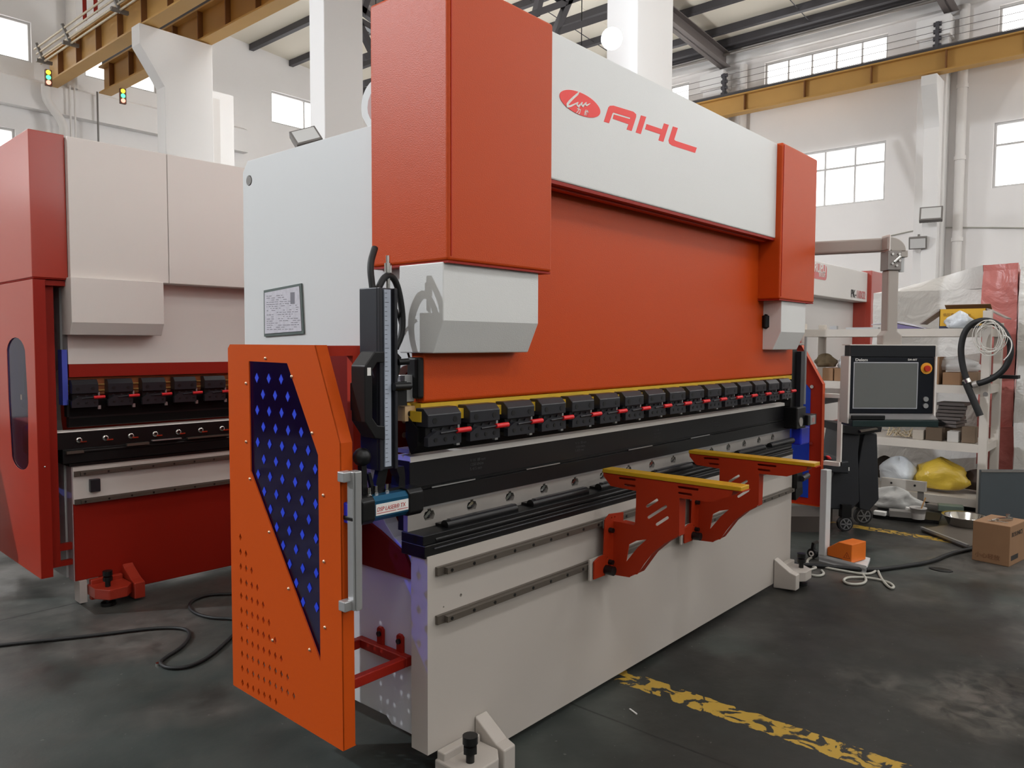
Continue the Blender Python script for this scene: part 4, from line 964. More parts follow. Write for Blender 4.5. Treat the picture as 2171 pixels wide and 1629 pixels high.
for p in ((1879, 542), (1893, 542), (1879, 562), (1888, 566), (1894, 556)): x, z = lp_(*p); b.cyl((x, -.01, z), (x, -.02, z), .008, CHROME, 8)
x, z = lp_(1889, 553); b.beam((x - .02, -.012, z - .02), (x + .02, -.016, z + .02), .015, .015, CHROME); b.build('swivel_joint', CP, .004)
b = MB()
el = arc(lp_(1868, 534)[0], lp_(1868, 534)[1], (1908 - 1868) * S_, (534 - 505) * S_, 90, 0, 10) + [lp_(1908, 536), lp_(1878, 536), lp_(1875, 533), lp_(1868, 533)]
b.prism(el, 'y', -.01, .08, BEIGE); b.build('elbow', CP, .012)
b = MB(); b.box(lp_(1897, 0)[0], lp_(1913, 0)[0], -.005, .085, lp_(0, 548)[1], lp_(0, 534)[1], BEIGE); b.box(lp_(1871, 0)[0], lp_(1874.5, 0)[0], -.016, .09, lp_(0, 536)[1], lp_(0, 501)[1], WHITE2); b.build('elbow_flange', CP, .004)
# horizontal tube back to the machine frame
Mi = (Matrix.Translation(pc) @ Matrix.Rotation(rz, 4, 'Z')).inverted()
e0 = at(1872, 520, d=4.93); e1 = at(1733, 527, d=5.12); e2 = e1 + (e1 - e0) * .55
b = MB(); b.beam(Mi @ e0, Mi @ e2, .085, .085, BEIGE); b.build('swivel_arm', CP, .012)
b = MB(); p = Mi @ e2; b.cyl((p.x, p.y, p.z - .08), (p.x, p.y, p.z + .06), .06, BEIGE, 20); b.build('arm_pivot', CP)

# ================================================================ FOOT PEDAL on its stand
PD = thing('foot_pedal', 'orange foot pedal with warning triangle on a white wheeled stand', 'foot pedal', (3.8, -.2, 0))
p0, p1, p2, p3 = at(1736, 1190, z=0), at(1836, 1216, z=0), at(1843, 1190, z=0), at(1756, 1166, z=0)
b = MB(); base = [(p0.x, p0.y), (p1.x, p1.y), (p1.x + .30, p1.y + .06), (p0.x + .30, p0.y + .06)]
b.prism(base, 'z', .012, .03, GREYW); ux = (Vector((p1.x, p1.y)) - Vector((p0.x, p0.y))); u_ = ux.normalized(); v_ = Vector((-u_.y, u_.x)) * (1 if (-u_.y) > 0 else -1)
def pp(s, t, z): q = Vector((p0.x, p0.y)) + u_ * s + v_ * t; return (q.x, q.y, z)
LN = ux.length
b.add([pp(0, 0, .0), pp(LN, 0, .0), pp(LN, 0, .05), pp(0, 0, .05)], [(0, 1, 2, 3)], GREYW); b.add([pp(0, .004, .0), pp(LN, .004, .0), pp(LN, .004, .05), pp(0, .004, .05)], [(0, 1, 2, 3)], GREYW)
b.build('base_plate', PD)
h = (at(1745, 1000, d=5.15)).z
b = MB(); b.beam(pp(.02, .03, .03), pp(.02, .03, .66), .06, .05, GREYW, up=tuple(u_) + (0,)); b.build('stand_post', PD, .004)
b = MB(); b.cyl(pp(-.06, .0, .04), pp(-.06, .03, .04), .036, RUBBER, 18); b.cyl(pp(-.06, -.003, .04), pp(-.06, .033, .04), .020, WHITE2, 14); b.cyl(pp(-.06, -.005, .04), pp(-.06, .035, .04), .010, BOLT, 10)
b.beam(pp(-.06, .012, .05), pp(-.05, .012, .12), .025, .02, BLACK); b.beam(pp(-.06, .012, .11), pp(-.01, .012, .14), .02, .02, CHROME); b.build('stand_wheel', PD); b = MB(); b.cyl(pp(-.06, .20, .04), pp(-.06, .23, .04), .036, RUBBER, 18); b.beam(pp(-.06, .215, .05), pp(.01, .21, .03), .02, .02, BLACK); b.build('stand_wheel', PD)
def side(s_, t): return pp(s_, t, 0)
hood = [(.05, .050), (.05, .105), (.135, .165), (.235, .165), (.235, .035), (.165, .035), (.165, .050)]
b = MB(); n_ = len(hood)
vs = [pp(s_, .02, z) for s_, z in hood] + [pp(s_, .20, z) for s_, z in hood]
b.add(vs, [tuple(range(n_)), tuple(range(2 * n_ - 1, n_ - 1, -1))] + [(i, (i + 1) % n_, n_ + (i + 1) % n_, n_ + i) for i in range(n_)], SAFETY); b.build('pedal_hood', PD, .004)
b = MB(); vs = [pp(s_, t, z) for s_ in (.055, .165) for t in (.03, .19) for z in (.03, .052)]; b.add(vs, [(0, 1, 3, 2), (4, 6, 7, 5), (0, 4, 5, 1), (2, 3, 7, 6), (0, 2, 6, 4), (1, 5, 7, 3)], GREYP); b.build('pedal_base', PD)
b = MB()
vs = [pp(.075, .017, .075), pp(.12, .017, .075), pp(.0975, .017, .118)]
def tri(c, r, t, m):
    v = [pp(c[0] + r * math.cos(a), t, c[1] + r * math.sin(a)) for a in (PI / 2, PI / 2 + 2 * PI / 3, PI / 2 + 4 * PI / 3)]; b.add(v, [(0, 1, 2)], m)
tri((.200, .078), .030, .019, mat('dark_orange_ink', (150, 56, 20), .6)); tri((.200, .078), .023, .0185, SAFETY)
b.add([pp(*q_) for q_ in ((.203, .018, .094), (.195, .018, .078), (.200, .018, .079), (.197, .018, .066), (.206, .018, .082), (.201, .018, .081))], [(0, 1, 2, 3, 4, 5)], mat('dark_orange_ink', (150, 56, 20), .6)); b.build('warning_triangle', PD)
cable('pedal_cable', fz([(1700, 1196), (1716, 1199), (1760, 1209), (1800, 1216), (1830, 1221), (1850, 1219), (1859, 1211), (1861, 1212), (1866, 1226), (1878, 1243), (1890, 1252), (1896, 1248), (1888, 1240), (1868, 1233), (1838, 1228), (1815, 1227), (1795, 1228), (1787, 1234), (1795, 1241), (1815, 1243), (1833, 1240), (1837, 1232), (1830, 1222)]), .0085, HOSEG, 'pale grey cable looping on the floor in front of the foot pedal')
cable('pedal_cable', fz([(1728, 1184), (1715, 1187), (1710, 1196), (1720, 1204), (1733, 1207), (1718, 1211), (1710, 1217), (1720, 1223), (1738, 1225), (1748, 1220), (1742, 1213)]), .0085, HOSEG, 'pale grey cable coil on the floor left of the pedal stand wheel')
cable('floor_hose', fz([(1664, 1199), (1700, 1202), (1760, 1207), (1850, 1215), (1900, 1208), (1975, 1197), (2010, 1180), (2060, 1168), (2100, 1160)]), .015, RUBBER, 'thick black hose running along the floor behind the pedal to the carton', 'hose')
# ---------------------------------------------------------------- dark wheeled cart behind the panel
CT = thing('equipment_cart', 'dark equipment cart on spoked castors behind the control panel', 'cart', (4.9, .2, 0))
DCB = mat('dark_blue_black_plastic', (20, 22, 28), .5)
dC = 6.35
def cpt(px, py, dd=0.): return at(px, py, d=dC + dd)
def slab(mb, L_, d0, d1, m):
    n = len(L_); vs = [at(a, c, d=d0) for a, c in L_] + [at(a * 1., c, d=d1) for a, c in L_]
    f = CF.copy(); vs = [at(a, c, d=d0) for a, c in L_]; vs += [v + Vector((f.x, f.y, 0)) * (d1 - d0) for v in vs]
    mb.add(vs, [tuple(range(n)), tuple(range(2 * n - 1, n - 1, -1))] + [(i, (i + 1) % n, n + (i + 1) % n, n + i) for i in range(n)], m)
b = MB(); slab(b, [(1789, 903), (1812, 903), (1824, 925), (1820, 960), (1822, 1065), (1805, 1082), (1758, 1080), (1756, 1040), (1768, 1002), (1778, 970)], dC, dC + .35, DCB); b.build('cart_body', CT, .01)
b = MB(); slab(b, [(1834, 912), (1860, 920), (1864, 1060), (1842, 1085), (1822, 1080), (1818, 1000), (1826, 950)], dC + .05, dC + .5, DCB); b.build('cart_leg', CT, .01)
b = MB(); slab(b, [(1727, 963), (1745, 962), (1782, 980), (1800, 978), (1800, 1005), (1770, 1003), (1728, 996)], dC - .1, dC + .1, DCB); slab(b, [(1752, 967), (1760, 967), (1765, 975), (1756, 975)], dC - .13, dC - .1, REDH); b.build('cart_arm', CT, .01)
b = MB(); slab(b, [(1790, 902), (1870, 906), (1868, 916), (1820, 922), (1790, 918)], dC - .05, dC + .4, BLACKM); slab(b, [(1824, 913), (1860, 908), (1862, 911), (1826, 917)], dC - .08, dC - .05, STEELD); slab(b, [(1796, 992), (1801, 991), (1801, 999), (1797, 998)], dC - .004, dC, SIGNW); b.build('cart_top', CT)
for px, py, r, dd in ((1791, 1108, .062, .0), (1829, 1091, .075, .25)):
    c = at(px, py, d=dC + dd); c.z = r + .0; a = Vector((CF.x, CF.y, 0)).normalized(); nrm = a
    b = MB(); b.cyl(c - nrm * .02, c + nrm * .02, r, RUBBER, 22); b.cyl(c - nrm * .023, c + nrm * .023, r * .78, mat('castor_rim', (112, 112, 112), .4), 22); b.cyl(c - nrm * .025, c + nrm * .025, r * .66, RUBBER, 20)
    for k in range(6): t = k * PI / 3; rr = Vector((CR.x, CR.y, 0)).normalized() * math.cos(t) + Vector((0, 0, 1)) * math.sin(t); b.beam(c - nrm * .027, c - nrm * .027 + rr * r * .68, .008, .01, mat('castor_rim', (112, 112, 112), .4))
    b.beam(c + Vector((0, 0, r * .9)), c + Vector((0, 0, r + .10)), .06, .08, BLACKM); b.build('castor', CT)

# ================================================================ WHITE STORAGE RACK and what lies on it
rx0, rx1, ry0, ry1 = 6.38, 6.98, -.56, 1.12
LV = {'top': 1.70, 'upper': 1.17, 'lower': .63, 'bottom': .12}
RK = thing('storage_rack', 'white steel storage rack with three shelves behind the control panel', 'rack', ((rx0 + rx1) / 2, (ry0 + ry1) / 2, 0))
RW = mat('rack_white_paint', (200, 192, 182), .5, vary=.1, vscale=4)
for i, (x, y) in enumerate(((rx0, ry0), (rx1, ry0), (rx0, ry1), (rx1, ry1))):
    b = MB(); b.box(x - .035, x + .035, y - .035, y + .035, 0, 1.86 if y == ry0 and x == rx0 else 1.76, RW); b.build('post', RK, .004)
for nm, z in LV.items():
    b = MB()
    b.box(rx0 - .03, rx0 + .03, ry0 + .035, ry1 - .035, z - .075, z, RW); b.box(rx1 - .03, rx1 + .03, ry0 + .035, ry1 - .035, z - .075, z, RW)
    b.box(rx0 + .03, rx1 - .03, ry0 - .02, ry0 + .03, z - .075, z, RW); b.box(rx0 + .03, rx1 - .03, ry1 - .03, ry1 + .02, z - .075, z, RW)
    b.box(rx0 + .03, rx1 - .03, ry0 + .03, ry1 - .03, z - .03, z - .004, RW); b.build('shelf', RK)
b = MB(); b.cyl((rx0 - .036, ry0 - .01, 1.10), (rx0 - .041, ry0 - .01, 1.10), .02, GREYP, 14); b.build('bolt_cap', RK); b = MB(); b.box(rx0 - .02, rx0 + .12, ry0 - .25, ry0, 1.245, 1.275, BLACKM); b.build('side_hook', RK)
random.seed(11)
XF = rx0 + .03
def obox(name, x, y, z, sx, sy, sz, m, label, cat, rz_=0., flaps=False, group=None):
    t = thing(name, label, cat, (x, y, z), rz_, group, local=True) if flaps else None
    b = MB()
    if flaps:
        w = .006
        b.box(0, sx, 0, w, 0, sz, m); b.box(0, sx, sy - w, sy, 0, sz, m); b.box(0, w, 0, sy, 0, sz, m); b.box(sx - w, sx, 0, sy, 0, sz, m); b.box(0, sx, 0, sy, 0, w, m); b.build('carton_body', t)
        return t
    b.box(-sx / 2, sx / 2, -sy / 2, sy / 2, 0, sz, m); o = b.build(name, None, .004)
    o.matrix_basis = Matrix.Translation((x, y, z)) @ Matrix.Rotation(rz_, 4, 'Z'); return tag(o, label, cat, group)
# top: yellow carton with open flaps
c_ = at(1990, 698, x=rx0 + .15)
YC_ = thing('open_carton', 'yellow printed carton with open flaps on the rack top', 'carton', (rx0 + .1, 0, 1.701))
ya, yb2 = at(2090, 690, x=rx0 + .08).y, at(1991, 690, x=rx0 + .08).y; zt_ = at(2040, 655, x=rx0 + .08).z
x0 = rx0 + .08; b = MB(); w = .006
b.box(x0, x0 + w, ya, yb2, 1.702, zt_, CARDY); b.box(x0 + .3, x0 + .3 + w, ya, yb2, 1.702, zt_, CARD); b.box(x0, x0 + .3, ya, ya + w, 1.702, zt_, CARDY); b.box(x0, x0 + .3, yb2 - w, yb2, 1.702, zt_, CARDY); b.box(x0 - .001, x0, ya, yb2, 1.702, 1.725, mat('navy_print', (40, 44, 70), .6)); b.build('carton_body', YC_)
b = MB(); b.prism([(yb2, zt_), (yb2 + .17, zt_ - .13), (yb2 + .165, zt_ - .14), (yb2 - .004, zt_ - .01)], 'x', x0 + .0, x0 + .28, mat('carton_inside_grey', (150, 140, 134), .7)); b.build('side_flap', YC_)
b = MB(); b.prism([(ya, zt_), (ya - .16, zt_ - .09), (ya - .155, zt_ - .10), (ya + .004, zt_ - .01)], 'x', x0 + .0, x0 + .28, mat('carton_inside_grey', (150, 140, 134), .7)); b.build('side_flap', YC_)
b = MB(); b.prism([(x0 + .3, zt_), (x0 + .2, zt_ + .05), (x0 + .2, zt_ + .045), (x0 + .3, zt_ - .006)], 'y', ya, yb2, mat('carton_inside_brown', (120, 96, 70), .8)); b.build('top_flap', YC_)
text('低压电器 Electric', (x0 - .002, yb2 - .03, zt_ - .065), (0, -1, 0), (0, 0, 1), .032, mat('brown_print', (120, 84, 24), .6), YC_, 'printing', .0003)
def blob(name, c, r, m, label, cat, sq=(1, 1, 1), seed=0, amp=.25, n=22, k=14, group=None, flat=True):
    random.seed(seed); b = MB(); ph = [random.uniform(0, 6) for _ in range(8)]; vs = []; fs = []
    for j in range(k + 1):
        p = PI * j / k
        for i in range(n):
            t = 2 * PI * i / n
            q = 1 + amp * (math.sin(3 * t + ph[0] + 2 * p) * .5 + math.sin(5 * t - 3 * p + ph[1]) * .3 + math.sin(7 * p + 2 * t + ph[2]) * .3 + random.uniform(-.15, .15)) * math.sin(p)
            z = c[2] + r * sq[2] * math.cos(p) * (1 + amp * .5 * math.sin(2 * t + ph[3]))
            vs.append((c[0] + r * sq[0] * q * math.sin(p) * math.cos(t), c[1] + r * sq[1] * q * math.sin(p) * math.sin(t), max(z, c[2] - r * sq[2] * .55) if flat else z))
    for j in range(k):
        for i in range(n): fs.append((j * n + i, (j + 1) * n + i, (j + 1) * n + (i + 1) % n, j * n + (i + 1) % n))
    b.add(vs, fs, m, True); return tag(b.build(name), label, cat, group)
p = at(2035, 684, x=rx0 + .03); blob('plastic_bag', (rx0 + .05 - .03, p.y, 1.701 + .055), .10, BAG, 'crumpled translucent bag in front of the yellow carton', 'bag', (.5, 1.15, .95), 4, .35)
# flat metal pieces and folder on top
T_ = 1.701
p = at(1765, 700, x=rx0); b = MB(); b.box(rx0 - .02, rx0 + .03, at(1775, 700, x=rx0).y, at(1760, 700, x=rx0).y, T_, T_ + .035, ALU); tag(b.build('aluminium_profile'), 'cut aluminium profile end on the left of the rack top', 'profile')
b = MB(); b.box(rx0 + .02, rx0 + .10, at(1860, 700, x=rx0).y, at(1792, 700, x=rx0).y, T_, T_ + .018, ALU); tag(b.build('metal_strip'), 'flat bright metal strip on the rack top left of the folder', 'metal strip')
y1, y2 = at(1850, 700, x=rx0 + .1).y, at(1965, 700, x=rx0 + .1).y
b = MB(); ym = at(1900, 700, x=rx0 + .1).y; b.prism([(y1, T_ + .05), (ym, T_ + .075), (y2, T_ + .006), (y2, T_), (ym, T_ + .066), (y1, T_ + .044)], 'x', rx0 + .05, rx0 + .3, mat('silver_folder', (190, 188, 200), .3)); b.prism([(ym + .03, T_ + .06), (y2 + .03, T_ + .002), (ym + .02, T_ + .002)], 'x', rx0 + .06, rx0 + .28, mat('lilac_paper', (110, 100, 140), .6)); tag(b.build('document_folder'), 'half open silver folder lying on the rack top behind the panel arm', 'folder')
# shackle hanging at the left end
sh = at(1722, 722, x=rx0 - .05)
b = MB(); y_ = ry1 + .04; xx = rx0 - .05
b.tube([(xx, y_ - .03, 1.56), (xx, y_ - .035, 1.62), (xx, y_, 1.69), (xx, y_ + .035, 1.62), (xx, y_ + .03, 1.56)], .014, REDH, 8); b.cyl((xx, y_ - .05, 1.70), (xx, y_ + .05, 1.70), .016, REDD, 10)
HK = b.build('lifting_shackle'); tag(HK, 'red lifting shackle with steel bow hanging at the left rack corner', 'shackle')
b = MB(); b.tube([(xx - .02, y_ - .04, 1.56), (xx - .02, y_ - .06, 1.48), (xx - .02, y_ - .02, 1.42), (xx - .02, y_ + .03, 1.46), (xx - .02, y_ + .02, 1.55)], .012, STEEL, 8); b.cyl((xx - .02, y_ - .09, 1.54), (xx - .02, y_ + .04, 1.56), .010, STEEL, 8); b.build('steel_bow', HK)
# hose and wire coil on the near post
hx = rx0 - .10
def hp(px, py, dx=0.): return at(px, py, x=hx + dx)
b = MB(); b.tube([hp(2052, 812), hp(2044, 790), hp(2038, 760), (hp(2037, 735)), hp(2044, 705), hp(2060, 686), hp(2085, 678), hp(2112, 684), hp(2134, 708), hp(2144, 738), hp(2140, 765), hp(2124, 790), hp(2095, 808), hp(2060, 817)], .027, RUBBER, 14, 3)
HS = b.build('rubber_hose'); tag(HS, 'thick black rubber hose looped over the near post of the rack', 'hose')
b = MB(); a_, c_2 = hp(2046, 808, -.04), hp(2078, 882, -.04); b.cyl(a_, c_2, .030, RUBBER, 14); b.build('hose_end', HS)
b = MB(); a_, c_2 = hp(2048, 804, -.045), hp(2052, 812, -.045); b.cyl(a_, c_2, .033, CHROME, 14); a_, c_2 = hp(2062, 817, -.02), hp(2072, 814, -.02); b.cyl(a_, c_2, .032, STEEL, 14); b.build('hose_clamp', HS)
b = MB(); random.seed(5)
for k in range(9):
    cx_, cz_ = 2098 + random.uniform(-6, 6), 715 + random.uniform(-4, 8); r1_, r2_ = random.uniform(22, 34), random.uniform(26, 36)
    pts = [hp(cx_ + r1_ * math.cos(2 * PI * i / 14) , cz_ + r2_ * math.sin(2 * PI * i / 14), -.045 - .006 * k) for i in range(15)]; b.tube(pts, .0035, mat('clear_white_tube', (206, 202, 194), .35), 6, 2)
WC = b.build('tube_coil'); tag(WC, 'coil of thin clear tubing hanging over the rack post', 'coil')
b = MB(); b.tube([hp(2118, 712, -.06), hp(2138, 712, -.06), hp(2147, 730, -.06), hp(2140, 752, -.06), hp(2128, 764, -.06)], .005, SIGNW, 6); b.build('loose_end', WC)
# cartons on the upper shelf
U = 1.171
def shelfbox(px0, px1, h, z, m, label, dx=.02, dep=.28, name='cardboard_box', group='cardboard boxes on the rack'):
    a_, c_2 = at(px0, 780, x=rx0 + dx).y, at(px1, 780, x=rx0 + dx).y; b = MB(); b.box(rx0 + dx, rx0 + dx + dep, c_2 + .004, a_ - .004, z, z + h, m)
    return tag(b.build(name, None, .003), label, 'box', group)
shelfbox(1743, 1767, .13, U, CARD, 'brown box on the upper rack shelf, leftmost')
shelfbox(1768, 1790, .13, U, CARD, 'brown box on the upper rack shelf, just left of the control panel')
shelfbox(1978, 1992, .26, U, CARD, 'tall brown box on the upper rack shelf at the right edge of the panel')
shelfbox(1998, 2037, .115, U, CARD, 'brown box on the upper rack shelf left of the hanging hose')
shelfbox(2040, 2074, .12, U, mat('greyish_cardboard', (124, 100, 78), .8), 'dull brown box on the upper rack shelf behind the hanging hose', .1)
p = at(1756, 775, x=rx0 + .15); blob('cloth_bundle', (rx0 + .15, p.y + .03, U + .13 + .055), .10, mat('brown_sacking', (112, 96, 72), .9, vary=.3, vscale=12), 'lumpy brown sack on the boxes at the left of the upper shelf', 'sack', (.9, 1.0, .85), 8, .3)
p = at(1788, 770, x=rx0 + .2); blob('crumpled_paper', (rx0 + .2, p.y, U + .13 + .04), .065, BAG, 'crumpled pale paper on the boxes beside the brown sack', 'paper', (.8, .8, 1.3), 12, .35)
p = at(2005, 795, x=rx0 + .12); blob('plastic_bag', (rx0 + .2, p.y - .05, U + .125 + .05), .11, FILM, 'clear film heap on top of the boxes on the upper shelf', 'bag', (.9, 2.2, .7), 14, .3)
# lower shelf parts
W_ = .631
for i, (px0, px1, h, m, lb) in enumerate(((1938, 1963, .09, mat('pale_box', (170, 160, 148), .7), 'pale small box on the lower rack shelf'), (1966, 2003, .12, mat('dark_wood_box', (92, 76, 60), .8), 'dark brown box on the lower rack shelf, middle'),
      (2012, 2038, .10, mat('white_box', (186, 182, 176), .7), 'white small box on the lower rack shelf'), (2043, 2074, .15, mat('brown_box2', (112, 94, 76), .8), 'brown box on the lower rack shelf next to the near post'))):
    shelfbox(px0, px1, h, W_, m, lb, .02 + .02 * (i % 2), .13, name='small_box', group='small boxes on the lower shelf')
for k in range(7):
    a_ = at(2002 + k * 2.2, 900, x=rx0 + .2).y; b = MB(); b.box(-.13, .13, -.12, .12, 0, .028, mat('grey_steel_block', (96, 88, 84), .5)); o = b.build('steel_block', None, .003)
    o.matrix_basis = Matrix.Translation((rx0 + .32, a_, W_ + .035 * k + .12)) @ Matrix.Rotation(random.uniform(-.2, .2), 4, 'Z')
    if k == 0: o.location.z = W_ + .12
    tag(o, 'grey steel block in the leaning stack on the lower rack shelf', 'steel block', 'stacked steel blocks on the lower rack shelf')
b = MB(); b.box(rx0 + .20, rx0 + .44, at(2036, 900, x=rx0 + .2).y, at(1998, 900, x=rx0 + .2).y, W_, W_ + .115, mat('dark_wood_box', (92, 76, 60), .8)); tag(b.build('wooden_crate'), 'dark wooden crate carrying the stack of steel blocks', 'crate')
b = MB(); random.seed(9)
for k in range(26):
    p = at(1890 + random.uniform(-8, 42), 922 + random.uniform(-3, 4), x=rx0 + .08); a_ = random.uniform(0, PI); l = random.uniform(.04, .09)
    b.beam((p.x + random.uniform(-.02, .08), p.y - l * math.cos(a_), W_ + .01), (p.x + random.uniform(0, .1), p.y + l * math.cos(a_), W_ + .03 + random.uniform(0, .07)), .012, .004, mat('wood_shaving', (176, 160, 132), .8))
tag(b.build('packing_shavings'), 'tangle of pale packing straps and shavings on the lower shelf', 'shavings', None, 'stuff')
p = at(1975, 908, x=rx0 + .1); blob('black_hose_bundle', (rx0 + .12, p.y, W_ + .16), .06, BLACKM, 'small bundle of black fittings on the dark box of the lower shelf', 'fittings', (1, 1.6, .6), 21, .5)
# bottom: bags, sack, tray, bucket, bowl
p = at(1905, 1040, x=rx0 + .12); blob('plastic_bag', (rx0 + .12, p.y, .121 + .13), .23, BAG, 'pale blue-white plastic bag on the bottom of the rack', 'bag', (.7, .75, .75), 31, .22)
p = at(1990, 1040, x=rx0 + .16); blob('plastic_sack', (rx0 + .18, p.y, .121 + .14), .24, BAGY, 'yellow plastic sack slumped on the bottom of the rack', 'sack', (.7, .98, .75), 33, .25)
p = at(2050, 1035, x=rx0 + .25); blob('dark_sack', (rx0 + .36, p.y - .10, .121 + .10), .14, mat('dark_brown_sack', (58, 44, 38), .9), 'dark brown sack behind the yellow one on the rack bottom', 'sack', (.8, 1.3, .85), 35, .25)
p = at(1872, 1030, x=rx0 + .2); blob('cable_reel', (rx0 + .44, p.y + .05, .121 + .12), .14, mat('dark_reel', (52, 44, 38), .7), 'dark wound reel on the rack bottom left of the pale bag', 'reel', (.8, .8, 1), 36, .12)
# clutter on the floor before the rack
q0_ = at(1865, 1075, x=5.95); 
b = MB(); ya_, yb_2 = at(1868, 1075, x=6.0).y, at(1962, 1075, x=6.0).y
b.box(5.98, 6.03, yb_2, ya_, .20, .29, mat('white_rail', (170, 164, 156), .5)); b.cyl((5.975, (ya_ + yb_2) / 2 + .1, .25), (5.98, (ya_ + yb_2) / 2 + .1, .25), .01, BOLT, 8); b.cyl((5.975, (ya_ + yb_2) / 2 - .1, .25), (5.98, (ya_ + yb_2) / 2 - .1, .25), .01, BOLT, 8)
b.box(6.0, 6.02, yb_2 + .02, yb_2 + .07, 0, .2, GREYP); b.box(6.0, 6.02, ya_ - .07, ya_ - .02, 0, .2, GREYP); tag(b.build('white_bench_rail'), 'low white drilled rail on short legs in front of the rack', 'rail')
p = at(1893, 1085, x=5.8); blob('film_bag', (5.85, p.y, .10), .15, film('crinkled_film', (.5, .49, .47), .85), 'crinkled clear bag of parts in front of the low white rail', 'bag', (.5, 1.3, .8), 41, .4)
def bucket(px, py, r, h, label):
    p = at(px, py, z=.031); b = MB(); b.lathe([(r * .82, 0), (r * .9, h * .5), (r, h), (r * 1.06, h), (r * 1.06, h - .01), (r * .98, h - .01), (r * .88, h * .4)], (p.x, p.y, .031), mat('white_bucket_plastic', (176, 172, 168), .4), 20); b.cyl((p.x, p.y, .032), (p.x, p.y, .03 + h * .7), r * .8, mat('white_bucket_plastic', (176, 172, 168), .4), 16); o = b.build('paint_bucket'); tag(o, label, 'bucket')
    s = MB(); s.beam((p.x, p.y, h * .4), (p.x + .02, p.y - .05, h + .12), .02, .008, mat('tan_wood', (170, 130, 80), .7)); tag(s.build('stir_stick'), 'tan wooden stirring stick standing in the white bucket', 'stick')
bucket(1946, 1100, .065, .10, 'small white paint bucket in front of the low rail')
p = at(2046, 1120, z=0); b = MB(); b.lathe([(.08, .005), (.13, .03), (.165, .10), (.18, .105), (.18, .11), (.155, .105), (.12, .035), (.0, .01)], (p.x, p.y, 0), CHROME, 36); tag(b.build('steel_bowl'), 'shallow stainless steel bowl on the floor left of the carton', 'bowl')
a1, a2, a3, a4 = at(1953, 1127, z=0), at(2052, 1166, z=0), at(2130, 1140, z=0), at(2016, 1117, z=0)
b = MB(); b.prism([(a1.x, a1.y), (a2.x, a2.y), (a3.x, a3.y), (a4.x, a4.y)], 'z', .004, .022, mat('scuffed_grey_sheet', (108, 100, 92), .4, metal=.3, vary=.2, vscale=8)); 
b.beam((a1.x, a1.y, .03), (a2.x, a2.y, .03), .02, .02, ALU); tag(b.build('metal_sheet'), 'scuffed metal tray sheet lying on the floor left of the carton', 'metal sheet')
b = MB(); l0, l1 = at(1850, 1098, z=0), at(1990, 1112, z=0); b.prism([(l0.x, l0.y), (l1.x, l1.y), (l1.x + .35, l1.y + .05), (l0.x + .35, l0.y + .05)], 'z', .002, .03, BLACKM); tag(b.build('black_board'), 'flat black board on the floor under the clutter before the rack', 'board')
random.seed(17)
for k, (px, py, w1, m) in enumerate(((1862, 1095, .05, SIGNW), (1905, 1098, .09, GREYP), (1930, 1097, .05, SIGNW), (1985, 1080, .09, GREYP), (2012, 1086, .10, mat('pale_green_tub', (96, 110, 100), .5)))):
    p = at(px, py, z=.03); b = MB(); b.box(-w1 * .6, w1 * .6, -w1, w1, 0, .035 + .02 * (k % 3), m); o = b.build('small_part_box', None, .004); o.matrix_basis = Matrix.Translation((p.x + .06, p.y, .031)) @ Matrix.Rotation(random.uniform(-.5, .5), 4, 'Z')
    tag(o, ['small white tag box at the left end of the black board', 'grey part box lying on the black board', 'white part box right of the grey one on the black board', 'grey flat tub behind the bucket', 'pale green tub left of the rack post'][k], 'box')
# carton in front right
k0, k1, k2 = at(2060, 1187, z=0), at(2139, 1203, z=0), at(2186, 1188, z=0)
e1_ = Vector((k0.x - k1.x, k0.y - k1.y, 0)); e2_ = Vector((-e1_.y, e1_.x, 0)).normalized() * .34; e2_ = -e2_ if e2_.x < 0 else e2_
hC = at(2139, 1117, x=k1.x).z
CB = thing('cardboard_carton', 'brown cardboard carton on the floor at the right edge, tools on top', 'carton', (k1.x, k1.y, 0))
q_ = [(k1.x, k1.y), (k1.x + e1_.x, k1.y + e1_.y), (k1.x + e1_.x + e2_.x, k1.y + e1_.y + e2_.y), (k1.x + e2_.x, k1.y + e2_.y)]
b = MB(); b.prism(q_, 'z', 0.0, hC, CARD); b.build('carton_body', CB, .004)
n1 = e1_.normalized(); n2 = e2_.normalized()
text('BOSUNICE', Vector((k1.x, k1.y, hC * .72)) + n2 * .03 - n1 * .0015, n2, (0, 0, 1), .045, INK, CB, 'printing', .0003)
text('小心轻放', Vector((k1.x, k1.y, hC * .12)) + n1 * (e1_.length - .02) - n2 * .0015, -n1, (0, 0, 1), .04, mat('faded_print', (110, 74, 48), .7), CB, 'printing', .0003)
b = MB(); o_ = Vector((k1.x, k1.y, hC * .13)) + n2 * .03 - n1 * .001; b.add([o_, o_ + n2 * .14, o_ + n2 * .14 + Vector((0, 0, .035)), o_ + Vector((0, 0, .035))], [(0, 1, 2, 3)], INK); b.build('printed_bar', CB)
cc = Vector((k1.x, k1.y, hC + .002)) + e1_ * .45 + e2_ * .5
b = MB(); b.beam(cc + Vector((-.06, .02, .012)), cc + Vector((.05, -.05, .012)), .022, .02, CHROME); b.cyl(cc + Vector((.02, -.03, .02)), cc + Vector((.02, -.03, .045)), .015, CHROME, 10); b.cyl(cc + Vector((-.04, .03, .01)), cc + Vector((-.10, .05, .01)), .006, STEEL, 8); tag(b.build('metal_fitting'), 'shiny metal fitting on top of the cardboard carton', 'fitting')
b = MB(); b.cyl(cc + e2_ * -.3 + e1_ * .25 + Vector((0, 0, .004)), cc + e2_ * -.2 - e1_ * .25 + Vector((0, 0, .004)), .003, CHROME, 6); tag(b.build('metal_rod'), 'thin metal rod lying on the cardboard carton', 'rod')
